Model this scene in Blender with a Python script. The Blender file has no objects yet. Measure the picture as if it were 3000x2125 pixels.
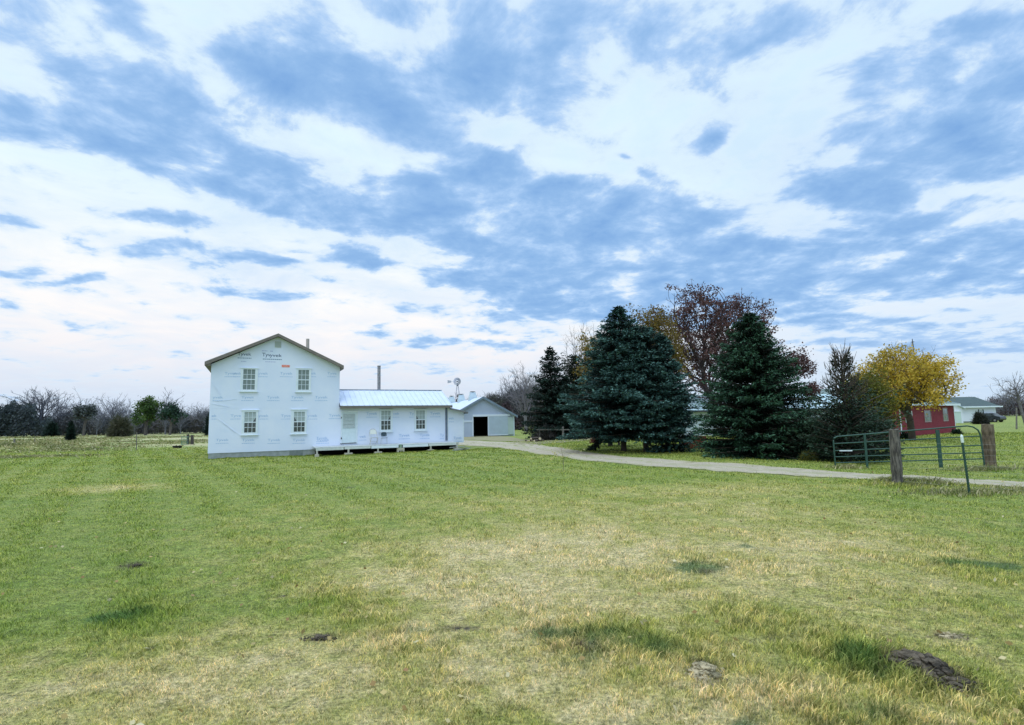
import bpy, math, random
import numpy as np
from mathutils import Vector, Matrix
R = math.radians
C = bpy.context.scene.collection
SC = bpy.context.scene

# ------------------------------------------------------------------ camera
FPX, PITCH, ROLL, CAMH = 1561.3, 0.1056, 0.0183, 2.0     # focal length in pixels of the 3000 px wide photograph
_F = np.array([0, math.cos(PITCH), math.sin(PITCH)]); _U0 = np.array([0, -math.sin(PITCH), math.cos(PITCH)]); _R0 = np.array([1.0, 0, 0])
_c, _s = math.cos(ROLL), math.sin(ROLL)
_Rt = _c * _R0 - _s * _U0; _Up = _s * _R0 + _c * _U0
cam_d = bpy.data.cameras.new('camera'); cam = bpy.data.objects.new('camera', cam_d); C.objects.link(cam)
cam_d.sensor_width = 36; cam_d.lens = FPX / 3000 * 36; cam_d.clip_start = .1; cam_d.clip_end = 6000
M4 = Matrix.Identity(4)
for i in range(3):
    M4[i][0] = _Rt[i]; M4[i][1] = _Up[i]; M4[i][2] = -_F[i]
M4[0][3], M4[1][3], M4[2][3] = 0, 0, CAMH
cam.matrix_world = M4
SC.camera = cam

def ray(px, py):
    """world direction of a point of the photograph (survey helper)"""
    d = _F + _Rt * ((px - 1500) / FPX) - _Up * ((py - 1062.5) / FPX)
    return d / np.linalg.norm(d)
def G(px, py, z=0.0):
    d = ray(px, py); t = (z - CAMH) / d[2]
    return np.array([d[0] * t, d[1] * t, z])
def at(px, py, Y):
    d = ray(px, py); t = Y / d[1]
    return np.array([d[0] * t, Y, CAMH + d[2] * t])
def proj(P):
    d = np.array(P, float) - np.array([0, 0, CAMH]); z = d @ _F
    return 1500 + FPX * (d @ _Rt) / z, 1062.5 - FPX * (d @ _Up) / z

# ------------------------------------------------------------------ render / view
vs = SC.view_settings; vs.view_transform = 'Standard'; vs.look = 'None'; vs.exposure = 0.0; vs.gamma = 1.0
SC.render.engine = 'CYCLES'
SC.cycles.max_bounces = 6; SC.cycles.diffuse_bounces = 3; SC.cycles.glossy_bounces = 2
SC.cycles.transparent_max_bounces = 8; SC.cycles.use_denoising = True
SC.cycles.sample_clamp_indirect = 4

# ------------------------------------------------------------------ node helpers
def srgb(r, g, b):
    f = lambda c: c / 12.92 if c <= .04045 else ((c + .055) / 1.055) ** 2.4
    return (f(r / 255), f(g / 255), f(b / 255), 1)
class NT:
    def __init__(s, t): s.t = t; s.n = t.nodes; s.l = t.links
    def new(s, kind, **kw):
        n = s.n.new(kind)
        for k, v in kw.items(): setattr(n, k, v)
        return n
    def put(s, sock, v):
        if hasattr(v, 'is_output') or isinstance(v, bpy.types.NodeSocket): s.l.new(v, sock)
        else: sock.default_value = v
    def math(s, op, a, b=0.0, c=None, clamp=False):
        n = s.new('ShaderNodeMath', operation=op, use_clamp=clamp); s.put(n.inputs[0], a); s.put(n.inputs[1], b)
        if c is not None: s.put(n.inputs[2], c)
        return n.outputs[0]
    def vmath(s, op, a, b=(0, 0, 0), scale=None):
        n = s.new('ShaderNodeVectorMath', operation=op); s.put(n.inputs[0], a)
        if op != 'SCALE': s.put(n.inputs[1], b)
        if scale is not None: s.put(n.inputs[3], scale)
        return n.outputs[0]
    def mix(s, f, a, b, blend='MIX'):
        n = s.new('ShaderNodeMix', data_type='RGBA', blend_type=blend); s.put(n.inputs[0], f); s.put(n.inputs[6], a); s.put(n.inputs[7], b)
        return n.outputs[2]
    def noise(s, vec, scale, detail=4, rough=.55, dist=0.0, out=0):
        n = s.new('ShaderNodeTexNoise'); s.put(n.inputs['Scale'], scale); n.inputs['Detail'].default_value = detail
        n.inputs['Roughness'].default_value = rough; n.inputs['Distortion'].default_value = dist
        if vec is not None: s.l.new(vec, n.inputs['Vector'])
        return n.outputs[out]
    def maprange(s, v, a, b, c=0.0, d=1.0, smooth=False):
        n = s.new('ShaderNodeMapRange'); n.interpolation_type = 'SMOOTHSTEP' if smooth else 'LINEAR'
        s.put(n.inputs[0], v)
        for k, q in zip((1, 2, 3, 4), (a, b, c, d)): s.put(n.inputs[k], q)
        return n.outputs[0]
    def ramp(s, v, stops, interp='LINEAR'):
        n = s.new('ShaderNodeValToRGB'); cr = n.color_ramp; cr.interpolation = interp
        while len(cr.elements) < len(stops): cr.elements.new(.5)
        for e, (p, c) in zip(cr.elements, stops): e.position = p; e.color = c
        s.put(n.inputs[0], v); return n.outputs[0]
    def blob(s, vec, cx, cy, rx, ry, rot, kind='SPHERICAL'):
        m = s.new('ShaderNodeMapping', vector_type='TEXTURE'); s.l.new(vec, m.inputs[0])
        m.inputs[1].default_value = (cx, cy, 0); m.inputs[2].default_value = (0, 0, rot); m.inputs[3].default_value = (rx, ry, 1)
        g = s.new('ShaderNodeTexGradient', gradient_type=kind); s.l.new(m.outputs[0], g.inputs[0])
        return g.outputs[1]

# ------------------------------------------------------------------ world: dusk sky under broken stratocumulus
SUN_EL, SUN_AZ = 70, 205       # soft key light, degrees; azimuth clockwise from +Y (camera heading)
world = bpy.data.worlds.new('World'); SC.world = world; world.use_nodes = True
wt = NT(world.node_tree); wt.n.clear()
tc = wt.new('ShaderNodeTexCoord').outputs['Generated']
nrm = wt.vmath('NORMALIZE', tc)
sep = wt.new('ShaderNodeSeparateXYZ'); wt.l.new(nrm, sep.inputs[0]); X, Y, Z = sep.outputs
az = wt.math('ARCTAN2', X, Y); el = wt.math('ARCSINE', Z)
cb = wt.new('ShaderNodeCombineXYZ'); wt.l.new(az, cb.inputs[0]); wt.l.new(el, cb.inputs[1]); AE = cb.outputs[0]
zz = wt.math('ADD', wt.math('MAXIMUM', Z, 0.0), .16)
cb2 = wt.new('ShaderNodeCombineXYZ'); wt.l.new(wt.math('DIVIDE', X, zz), cb2.inputs[0]); wt.l.new(wt.math('DIVIDE', Y, zz), cb2.inputs[1]); PL = cb2.outputs[0]
warp = wt.noise(PL, 2.2, 5, .6, out=1)
warp = wt.vmath('SCALE', wt.vmath('SUBTRACT', warp, (.5, .5, .5)), scale=.11)
elk = wt.maprange(Z, 0.0, .5, .35, 1.0)
warp = wt.vmath('MULTIPLY', wt.vmath('SCALE', warp, scale=elk), (1.5, .8, 0))
AW = wt.vmath('ADD', AE, warp)
K = 3000 / 2293
# clouds surveyed in the photograph: x, y, half width, half height, tilt (deg, clockwise), weight
CL = [(60,265,170,48,3,1),(330,285,230,85,12,1),(520,370,210,75,18,1),(250,175,150,55,22,.75),(640,415,150,55,18,.9),(760,450,120,45,12,.8),(420,230,150,60,15,.6),
 (700,175,150,65,25,1),(850,245,170,60,14,1.1),(960,175,190,55,-6,.85),(780,140,90,50,0,.5),(1130,200,130,50,10,.5),
 (290,55,100,45,45,.85),(180,30,100,40,20,.35),(700,55,70,35,20,.7),(940,25,200,45,6,.6),(1080,110,60,110,-20,.7),(560,150,80,30,20,.4),
 (1235,110,75,110,10,.8),(1450,50,110,65,-15,1),(1520,100,130,40,-20,.45),(1260,190,100,30,10,.5),(1340,15,100,30,0,.4),
 (1050,375,120,50,10,1),(1105,330,55,22,25,.8),(990,430,130,45,10,.9),(890,400,70,30,10,.7),(980,500,190,42,10,1),(870,470,90,28,5,.7),(1140,480,190,50,5,1),
 (1265,455,120,38,-8,.9),(1190,540,220,42,5,1),(1330,510,190,60,0,1),(1500,440,110,48,5,.9),(1530,520,200,70,4,.95),(1420,590,300,50,4,.9),(1060,560,110,24,5,.7),
 (975,618,60,22,5,.9),(1110,640,130,34,5,.95),(1230,590,160,30,0,.7),(1290,665,200,42,2,.95),(1120,700,150,26,2,.9),(1460,660,230,44,0,.85),(1650,590,220,44,-4,.8),
 (1615,290,52,26,-30,1),(1395,355,28,12,5,.8),(1450,388,50,16,12,.5),(1343,415,22,22,0,.7),(1265,430,50,26,-10,.6),
 (1870,435,130,42,6,1.0),(1985,425,90,28,-4,.8),(2130,350,240,38,-10,1.0),(2260,330,130,50,-8,.8),(2190,170,280,110,-12,.85),(1980,150,180,70,-14,.5),(2270,60,130,50,-10,.4),(1800,60,170,50,-10,.3),(1740,180,100,40,-15,.3),
 (1960,300,170,35,-12,.5),(1930,520,150,34,0,.8),(2100,480,160,30,-6,.7),(2240,555,180,44,-14,1.0),(1850,600,220,38,-4,.9),(2060,625,260,36,-3,.95),(2250,650,120,34,0,.8),(1740,660,180,44,0,.85),
 (1560,700,250,28,0,.7),(1830,720,220,22,0,.6),(2120,745,280,20,0,.65),(1950,775,280,18,0,.6),(2200,790,200,22,0,.6),(1700,560,120,30,0,.4),
 (365,493,78,24,4,1.15),(215,552,62,14,4,.8),(345,548,60,16,-5,.8),(465,562,120,22,4,1.1),(570,582,60,12,4,.8),(640,585,30,8,0,.5),(180,615,46,14,-6,.8),(90,635,120,10,-4,.6),(20,612,60,10,0,.6),
 (530,663,85,16,0,.9),(620,672,60,7,0,.5),(790,562,52,18,8,.9),(815,585,80,15,4,.9),(840,748,32,14,0,.85),(920,768,54,14,0,.7),(1150,772,160,12,0,.7),(1060,765,60,8,0,.4),(660,560,36,8,5,.5),
 (20,500,60,12,0,.6),(30,548,60,10,0,.5),(140,395,110,22,6,.65),(500,620,60,14,5,.4),(720,745,50,8,0,.35),(760,500,60,18,10,.7),(200,520,60,10,0,.4),(1190,400,70,22,-10,.4),
 (940,830,200,18,0,.28),(250,830,420,26,0,.22),(1250,745,140,10,0,.4),(1400,720,180,16,0,.5),
 (1950,590,480,190,0,.38),(2120,200,380,230,-15,.55),(1250,560,450,150,5,.22),(300,300,480,150,12,.28),(950,180,480,160,0,.26),(1750,750,650,70,0,.38),(1150,720,300,60,0,.2),(120,80,260,110,15,.5),(1350,60,350,120,0,.2)]
acc = None
for (cx, cy, rx, ry, rot, w) in CL:
    if cx > 1650 and w > .35: w *= 1.2
    if rx < 90: w *= 1.15
    if w < .5 and rx >= 260: w *= .28
    a0 = ray(cx * K, cy * K); th = R(rot)
    def ae(d): return np.array([math.atan2(d[0], d[1]), math.asin(d[2])])
    c0 = ae(a0)
    v1 = ae(ray(cx * K + rx * K * math.cos(th), cy * K + rx * K * math.sin(th))) - c0
    v2 = ae(ray(cx * K - ry * K * math.sin(th), cy * K + ry * K * math.cos(th))) - c0
    b = wt.blob(AW, c0[0], c0[1], np.linalg.norm(v1) * 1.58, np.linalg.norm(v2) * 1.58, math.atan2(v1[1], v1[0]))
    acc = wt.math('MULTIPLY', b, w) if acc is None else wt.math('MULTIPLY_ADD', b, w, acc)
fb = wt.noise(PL, 3.1, 10, .66, .35); fb2 = wt.noise(PL, 1.1, 4, .5)
# behind and beside the camera: the same kind of cloud from noise alone
amb = wt.maprange(wt.math('ABSOLUTE', az), 1.0, 1.3)
high = wt.maprange(el, .72, .95)
amb = wt.math('MAXIMUM', amb, high)
acc = wt.math('MULTIPLY_ADD', wt.math('MULTIPLY', amb, .9), wt.maprange(fb2, .42, .6), acc)
fb3 = wt.noise(wt.vmath('ADD', PL, (7.3, 2.1, 0)), 6.6, 6, .55, .2)
lump = wt.math('ADD', wt.math('MULTIPLY', wt.math('SUBTRACT', fb, .5), 2.3), wt.math('MULTIPLY', wt.math('SUBTRACT', fb3, .5), 1.8))
cover = wt.math('MULTIPLY', wt.maprange(fb2, .40, .62), wt.maprange(el, .16, .45, 0.0, .27))
dens = wt.math('ADD', wt.math('ADD', wt.math('MULTIPLY', wt.math('MINIMUM', acc, 1.05), .80), cover), lump)
cloud = wt.math('ADD', wt.math('MULTIPLY', wt.maprange(dens, -.14, 1.0, smooth=True), .58), wt.math('MULTIPLY', wt.maprange(dens, .4, 1.5), .42))
# clear part between clouds: thin bright veil, a little cyan high up, warm near the left horizon
veil = wt.ramp(wt.maprange(el, 0.0, .62), [(0, srgb(196, 217, 240)), (.07, srgb(218, 228, 244)), (.18, srgb(251, 246, 247)), (.36, srgb(255, 254, 253)), (.62, srgb(232, 251, 255)), (1, srgb(222, 245, 255))])
rightk = wt.maprange(az, -.1, .7)
veil = wt.mix(wt.math('MULTIPLY', rightk, wt.maprange(el, .02, .5, .55, .45)), veil, srgb(196, 228, 255))
wisp = wt.noise(PL, 1.6, 7, .6, .5)
veil = wt.mix(wt.math('MULTIPLY', wt.maprange(wisp, .40, .66), wt.maprange(el, .05, .3, .25, .75)), veil, srgb(200, 225, 252))
body = wt.ramp(cloud, [(0, srgb(240, 250, 255)), (.28, srgb(208, 230, 253)), (.55, srgb(172, 206, 246)), (.8, srgb(146, 187, 234)), (1, srgb(126, 171, 225))])
skycol = wt.mix(wt.maprange(cloud, 0.0, .4), veil, body)
lowk = wt.maprange(el, .0, .16)
skycol = wt.mix(wt.math('MULTIPLY', wt.math('SUBTRACT', 1.0, lowk), .45), skycol, srgb(204, 220, 242))
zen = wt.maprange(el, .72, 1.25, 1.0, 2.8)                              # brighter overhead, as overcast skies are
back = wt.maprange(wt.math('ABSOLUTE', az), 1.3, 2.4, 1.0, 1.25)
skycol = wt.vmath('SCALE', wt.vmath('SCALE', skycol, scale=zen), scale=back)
nis = wt.new('ShaderNodeTexSky', sky_type='NISHITA'); nis.sun_disc = False; nis.sun_elevation = R(SUN_EL); nis.sun_rotation = R(SUN_AZ); nis.altitude = 200
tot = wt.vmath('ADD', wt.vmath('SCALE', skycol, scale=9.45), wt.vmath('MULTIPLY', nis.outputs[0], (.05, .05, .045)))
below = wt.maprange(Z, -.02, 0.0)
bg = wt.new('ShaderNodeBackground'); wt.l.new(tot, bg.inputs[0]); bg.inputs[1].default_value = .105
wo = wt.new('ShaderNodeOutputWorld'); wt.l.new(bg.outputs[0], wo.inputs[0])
world.cycles.sampling_method = 'MANUAL'; world.cycles.sample_map_resolution = 512

sun_d = bpy.data.lights.new('sun', 'SUN'); sun_d.energy = 1.5; sun_d.angle = R(40); sun_d.color = (1, .93, .80)
sun = bpy.data.objects.new('sun', sun_d); C.objects.link(sun)
sd = Vector((math.sin(R(SUN_AZ)) * math.cos(R(SUN_EL)), math.cos(R(SUN_AZ)) * math.cos(R(SUN_EL)), math.sin(R(SUN_EL))))
sun.rotation_euler = sd.to_track_quat('Z', 'Y').to_euler()

# ------------------------------------------------------------------ materials
MT = {}
def mat(name, c1, c2=None, scale=3.0, rough=.8, bump=0.0, bscale=None, spec=.3, metal=0.0, stretch=(1, 1, 1), contrast=(.35, .65), attr=None, trans=0.0):
    if name in MT: return MT[name]
    m = bpy.data.materials.new(name); m.use_nodes = True; t = NT(m.node_tree); t.n.clear()
    bs = t.new('ShaderNodeBsdfPrincipled'); o = t.new('ShaderNodeOutputMaterial'); t.l.new(bs.outputs[0], o.inputs[0])
    bs.inputs['Roughness'].default_value = rough; bs.inputs['Specular IOR Level'].default_value = spec; bs.inputs['Metallic'].default_value = metal
    co = t.new('ShaderNodeTexCoord').outputs['Object']
    mp = t.new('ShaderNodeMapping'); t.l.new(co, mp.inputs[0]); mp.inputs[3].default_value = stretch
    v = mp.outputs[0]
    c1 = tuple(c1) + (1,) if len(c1) == 3 else c1
    col = c1
    if c2 is not None:
        c2 = tuple(c2) + (1,) if len(c2) == 3 else c2
        col = t.mix(t.maprange(t.noise(v, scale, 5, .6), contrast[0], contrast[1]), c1, c2)
    if attr:                                    # leaf colours along the rnd value
        a = t.new('ShaderNodeAttribute', attribute_name='rnd').outputs['Fac']
        col = t.ramp(a, attr)
        col = t.mix(t.maprange(t.noise(v, scale, 3, .5), .35, .65), col, t.mix(1.0, col, (.62, .66, .70, 1), 'MULTIPLY'))
    if not isinstance(col, tuple): t.l.new(col, bs.inputs['Base Color'])
    else: bs.inputs['Base Color'].default_value = col
    if bump:
        b = t.new('ShaderNodeBump'); b.inputs['Strength'].default_value = bump; b.inputs['Distance'].default_value = .02
        t.l.new(t.noise(v, bscale or scale * 6, 5, .6), b.inputs['Height']); t.l.new(b.outputs[0], bs.inputs['Normal'])
    if trans:
        tr = t.new('ShaderNodeBsdfTranslucent'); mx = t.new('ShaderNodeMixShader'); mx.inputs[0].default_value = trans
        if isinstance(col, tuple): tr.inputs[0].default_value = col
        else: t.l.new(col, tr.inputs[0])
        t.l.new(bs.outputs[0], mx.inputs[1]); t.l.new(tr.outputs[0], mx.inputs[2]); t.l.new(mx.outputs[0], o.inputs[0])
    MT[name] = m; return m

# ------------------------------------------------------------------ mesh helpers
class MB:
    def __init__(s): s.v = []; s.f = []
    def box(s, x0, y0, z0, x1, y1, z1):
        n = len(s.v)
        s.v += [(x0,y0,z0),(x1,y0,z0),(x1,y1,z0),(x0,y1,z0),(x0,y0,z1),(x1,y0,z1),(x1,y1,z1),(x0,y1,z1)]
        s.f += [tuple(n + i for i in q) for q in ((3,2,1,0),(4,5,6,7),(0,1,5,4),(1,2,6,5),(2,3,7,6),(3,0,4,7))]
        return s
    def beam(s, p, q, w, h, up=(0, 0, 1)):
        p = Vector(p); q = Vector(q); d = (q - p).normalized(); u = Vector(up)
        if abs(d.dot(u)) > .97: u = Vector((0, 1, 0))
        a = d.cross(u).normalized() * (w / 2); b = a.cross(d).normalized() * (h / 2)
        n = len(s.v)
        for e in (p, q): s.v += [tuple(e - a - b), tuple(e + a - b), tuple(e + a + b), tuple(e - a + b)]
        s.f += [tuple(n + i for i in k) for k in ((0,3,2,1),(4,5,6,7),(0,1,5,4),(1,2,6,5),(2,3,7,6),(3,0,4,7))]
        return s
    def tube(s, pts, rad, n=8, cap=True):
        pts = [Vector(p) for p in pts]; k0 = len(s.v); r = rad if isinstance(rad, (list, tuple)) else [rad] * len(pts)
        for i, p in enumerate(pts):
            d = (pts[min(i + 1, len(pts) - 1)] - pts[max(i - 1, 0)]).normalized()
            u = Vector((0, 0, 1)) if abs(d.z) < .9 else Vector((1, 0, 0))
            a = d.cross(u).normalized(); b = d.cross(a)
            for j in range(n):
                t = 2 * math.pi * j / n; s.v.append(tuple(p + (a * math.cos(t) + b * math.sin(t)) * r[i]))
        for i in range(len(pts) - 1):
            for j in range(n):
                A = k0 + i * n + j; B = k0 + i * n + (j + 1) % n; s.f.append((A, B, B + n, A + n))
        if cap:
            s.f.append(tuple(k0 + j for j in range(n))[::-1]); s.f.append(tuple(k0 + (len(pts) - 1) * n + j for j in range(n)))
        return s
    def prism(s, poly, y0, y1):
        """polygon in local x,z pushed from y0 to y1"""
        n = len(s.v); k = len(poly)
        s.v += [(x, y0, z) for x, z in poly] + [(x, y1, z) for x, z in poly]
        s.f += [tuple(range(n, n + k)), tuple(range(n + 2 * k - 1, n + k - 1, -1))]
        s.f += [(n + i, n + k + i, n + k + (i + 1) % k, n + (i + 1) % k) for i in range(k)]
        return s
    def slab(s, a, b, c, d, th):
        """four points (a,b,c,d) thickened along their normal"""
        a, b, c, d = map(Vector, (a, b, c, d)); nn = (b - a).cross(d - a).normalized() * th; n = len(s.v)
        s.v += [tuple(q) for q in (a, b, c, d, a + nn, b + nn, c + nn, d + nn)]
        s.f += [tuple(n + i for i in k) for k in ((0,3,2,1),(4,5,6,7),(0,1,5,4),(1,2,6,5),(2,3,7,6),(3,0,4,7))]
        return s
    def build(s, name, m, parent=None, loc=None, smooth=False):
        me = bpy.data.meshes.new(name); me.from_pydata(s.v, [], s.f); me.update()
        o = bpy.data.objects.new(name, me); C.objects.link(o)
        for q in (m if isinstance(m, (list, tuple)) else [m]): me.materials.append(q)
        if smooth: me.polygons.foreach_set('use_smooth', [True] * len(me.polygons))
        if parent is not None: o.parent = parent
        if loc is not None: o.location = loc
        return o
def npmesh(name, V, F, m, parent=None, rnd=None, k=None, smooth=False):
    """V (n,3), F list of arrays (m,3) / (m,4)"""
    me = bpy.data.meshes.new(name); V = np.asarray(V, np.float32)
    me.vertices.add(len(V)); me.vertices.foreach_set('co', V.ravel())
    fl = F if isinstance(F, list) else [F]
    fl = [f for f in fl if len(f)]
    loops = np.concatenate([f.ravel() for f in fl]).astype(np.int32)
    sizes = np.concatenate([np.full(len(f), f.shape[1], np.int32) for f in fl])
    me.loops.add(len(loops)); me.loops.foreach_set('vertex_index', loops)
    me.polygons.add(len(sizes)); me.polygons.foreach_set('loop_start', np.concatenate([[0], np.cumsum(sizes)[:-1]]).astype(np.int32))
    try: me.polygons.foreach_set('loop_total', sizes)
    except Exception: pass
    if smooth: me.polygons.foreach_set('use_smooth', np.ones(len(sizes), bool))
    me.update(calc_edges=True)
    if rnd is not None:
        a = me.attributes.new('rnd', 'FLOAT', 'POINT'); a.data.foreach_set('value', np.asarray(rnd, np.float32))
    me.materials.append(m)
    o = bpy.data.objects.new(name, me); C.objects.link(o)
    if parent is not None: o.parent = parent
    return o
def tag(o, label=None, cat=None, group=None, kind=None):
    if label: o['label'] = label
    if cat: o['category'] = cat
    if group: o['group'] = group
    if kind: o['kind'] = kind
    return o
def thing(name, label, cat, loc=(0, 0, 0), rz=0.0, group=None):
    o = bpy.data.objects.new(name, None); C.objects.link(o); o.empty_display_size = .3
    o.location = tuple(loc); o.rotation_euler = (0, 0, rz)
    return tag(o, label, cat, group)
def kids(o): return [c for c in C.objects if c.parent == o]
def dup(root, loc, rz, label, scale=None, group=None):
    r = root.copy(); C.objects.link(r); r.location = tuple(loc); r.rotation_euler = (0, 0, rz); r['label'] = label
    if scale is not None: r.scale = (scale[0], scale[0], scale[1]) if len(scale) == 2 else scale
    if group: r['group'] = group
    for ch in kids(root):
        c = ch.copy(); C.objects.link(c); c.parent = r
        for g in kids(ch):
            d = g.copy(); C.objects.link(d); d.parent = c
    return r
class Frame:
    """a wall plane: origin on the ground, x along the wall, y into the scene"""
    def __init__(s, o, phi): s.o = np.array(o, float); s.phi = phi; s.D = np.array([math.cos(phi), math.sin(phi), 0]); s.N = np.array([-math.sin(phi), math.cos(phi), 0])
    def uz(s, px, py, y=0.0):
        d = ray(px, py); c = np.array([0, 0, CAMH]); t = ((s.o + s.N * y - c) @ s.N) / (d @ s.N); P = c + d * t
        return (P - s.o) @ s.D, P[2] - s.o[2]

# ------------------------------------------------------------------ ground
rs = np.random.RandomState(5)
_w = [(rs.uniform(0, 2 * np.pi), lam, rs.uniform(0, 2 * np.pi)) for lam in (1.3, 1.9, 2.7, 3.9, 5.5, 8.0, 13.0)]
DR_U = [(1340,1290),(1420,1293),(1504,1296),(1560,1303),(1635,1313),(1700,1322),(1800,1334),(1962,1348),(2100,1358),(2300,1373),(2450,1384),(2617,1393),(2800,1401),(3000,1410),(3300,1424),(3700,1445)]
DR_L = [(1340,1303),(1420,1308),(1504,1319),(1560,1329),(1635,1338),(1700,1347),(1800,1356),(1962,1369),(2100,1381),(2300,1394),(2450,1402),(2617,1409),(2800,1418),(3000,1428),(3300,1445),(3700,1470)]
# extra rough bank and ditch on the left
BANK = [(G(120, 1316), 9.0, 3.0, .30), (G(30, 1322), 7.0, 3.0, .28), (G(210, 1312), 5, 2.5, .22)]
def hgt(x, y):
    x = np.asarray(x, float); y = np.asarray(y, float); h = 0
    for (a, lam, p) in _w:
        h = h + .0035 * lam ** .8 * np.sin((x * math.cos(a) + y * math.sin(a)) * 2 * np.pi / lam + p + 1.3 * np.sin(x / lam * 1.7 + p))
    dist = np.hypot(x, y)
    h = h * np.clip((dist + 2) / 12, .6, 1) * np.clip((70 - dist) / 30, 0.15, 1)
    for (c, rx, ry, a) in BANK:
        h = h + a * np.exp(-((x - c[0]) / rx) ** 2 - ((y - c[1]) / ry) ** 2) * (1 + .3 * np.sin(x * 2.1 + y))
    return h
xs = np.concatenate([-np.geomspace(2500, 62, 26), np.arange(-60, 60.01, .5), np.geomspace(62, 2500, 26)])
ys = np.concatenate([-np.geomspace(900, 12, 12), np.arange(-10, 0, 1.0), np.arange(0, 16, .25), np.arange(16, 60, .5), np.geomspace(60, 3500, 60)])
GX, GY = np.meshgrid(xs, ys); GZ = hgt(GX, GY)
nx, ny = len(xs), len(ys); idx = np.arange(nx * ny).reshape(ny, nx)
gf = np.stack([idx[:-1, :-1].ravel(), idx[:-1, 1:].ravel(), idx[1:, 1:].ravel(), idx[1:, :-1].ravel()], 1)

# lawn colour: one group shared by the soil sheet and the blades, fed with the world position
lg = bpy.data.node_groups.new('lawn_color', 'ShaderNodeTree')
lg.interface.new_socket('Color', in_out='OUTPUT', socket_type='NodeSocketColor'); lg.interface.new_socket('Dark', in_out='OUTPUT', socket_type='NodeSocketFloat')
t = NT(lg); go = t.new('NodeGroupOutput'); pos = t.new('ShaderNodeNewGeometry').outputs['Position']
flat = t.vmath('MULTIPLY', pos, (1, 1, 0))
wv = t.vmath('SCALE', t.vmath('SUBTRACT', t.noise(flat, 1.1, 3, .6, out=1), (.5, .5, .5)), scale=.9)
fw = t.vmath('ADD', flat, wv)
def gblob(px, py, rx, ry, kind='SPHERICAL', k=1.35):
    c = G(px, py); a = G(px + rx, py) - G(px - rx, py); b = G(px, py - ry) - G(px, py + ry)
    return t.blob(fw if max(rx, ry) > 120 else t.vmath('ADD', flat, t.vmath('SCALE', wv, scale=.35)), c[0], c[1], abs(a[0]) / 2 * k, abs(b[1]) / 2 * k, 0, kind)
dry = None
for (px, py, rx, ry, w) in [(1850,1500,1000,100,.74),(2050,1660,1000,150,.70),(1300,1700,700,110,.45),(2700,1850,700,260,.55),(1500,1800,500,120,.6),(700,2060,1200,260,.62),(150,2020,500,200,.45),(1300,2060,1100,240,.55),(2400,2090,800,110,.6),(600,1900,600,90,.45),(1500,1600,500,60,.5),(1050,1700,260,40,.45),(2300,1430,600,20,.4),
                            (330,1430,150,14,.9),(420,1405,90,8,.6),(200,1450,100,8,.4),(2700,1600,500,60,.2),(1950,2000,400,120,.4)]:
    b = t.math('MULTIPLY', gblob(px, py, rx, ry), w); dry = b if dry is None else t.math('ADD', dry, b)
n1 = t.noise(flat, .28, 4, .6); n2 = t.noise(flat, 1.5, 5, .65); n3 = t.noise(flat, 7.0, 4, .65)
dry = t.math('ADD', dry, t.math('MULTIPLY', t.math('SUBTRACT', n1, .5), 1.3))
dry = t.math('ADD', dry, t.math('MULTIPLY', t.math('SUBTRACT', n2, .5), 2.0))
dry = t.math('ADD', dry, t.math('MULTIPLY', t.math('SUBTRACT', n3, .5), 1.3))
fresh = (.315, .365, .082, 1); straw = (.72, .60, .32, 1); olive = (.44, .43, .13, 1)
col = t.ramp(t.maprange(dry, -.35, 1.25), [(0, (.245, .325, .065, 1)), (.3, fresh), (.55, olive), (.8, (.60, .52, .22, 1)), (1, straw)])
lush = None
for (px, py, rx, ry, w) in [(370,1800,110,28,1.6),(300,1812,60,14,.8),(1600,1870,130,26,1.3),(1830,1885,150,34,1.5),(1950,1910,110,30,1.1),(1740,1930,200,30,.8),(2040,1668,95,22,1.6),(2190,1606,60,9,.8),
                            (2860,1655,130,18,1.4),(2960,1660,80,16,1.0),(2780,1650,60,14,.8),(2530,1955,100,50,1.6),(2500,2080,160,50,1.0),(2200,2110,200,40,.8),(2750,2010,140,40,.7),(1180,1690,80,14,.3),(560,1740,120,24,.5),(1230,1850,80,18,.5),(2260,1850,130,40,.5)]:
    b = t.math('MULTIPLY', gblob(px, py, rx, ry, k=1.25), w); lush = b if lush is None else t.math('ADD', lush, b)
lush = t.maprange(t.math('ADD', lush, t.math('ADD', t.math('MULTIPLY', t.math('SUBTRACT', n3, .52), 2.4), t.math('MULTIPLY', t.math('SUBTRACT', n2, .5), 1.6))), .30, 1.05, 0.0, .80)
col = t.mix(lush, col, (.070, .160, .045, 1))
soil = None
for (px, py, rx, ry, w) in [(940,1868,44,16,1.3),(1345,1838,60,12,.9),(390,1650,36,10,1.0),(2690,1960,90,44,1.6),(2790,2010,80,26,1.2),(2790,1875,70,14,1.0),(2055,1965,50,26,1.0),(1710,1905,60,16,.9),(2070,1680,30,8,.9),(835,1738,14,6,1.0),(1020,1432,20,3,.5),(430,1900,18,6,.8)]:
    b = t.math('MULTIPLY', gblob(px, py, rx, ry, k=1.2), w); soil = b if soil is None else t.math('ADD', soil, b)
soil = t.math('MULTIPLY', soil, t.maprange(t.noise(flat, 14, 4, .6), .35, .6, .2, 1.5), clamp=True)
col = t.mix(soil, col, t.mix(t.noise(flat, 22, 3), (.05, .04, .028, 1), (.20, .165, .115, 1)))
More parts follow.
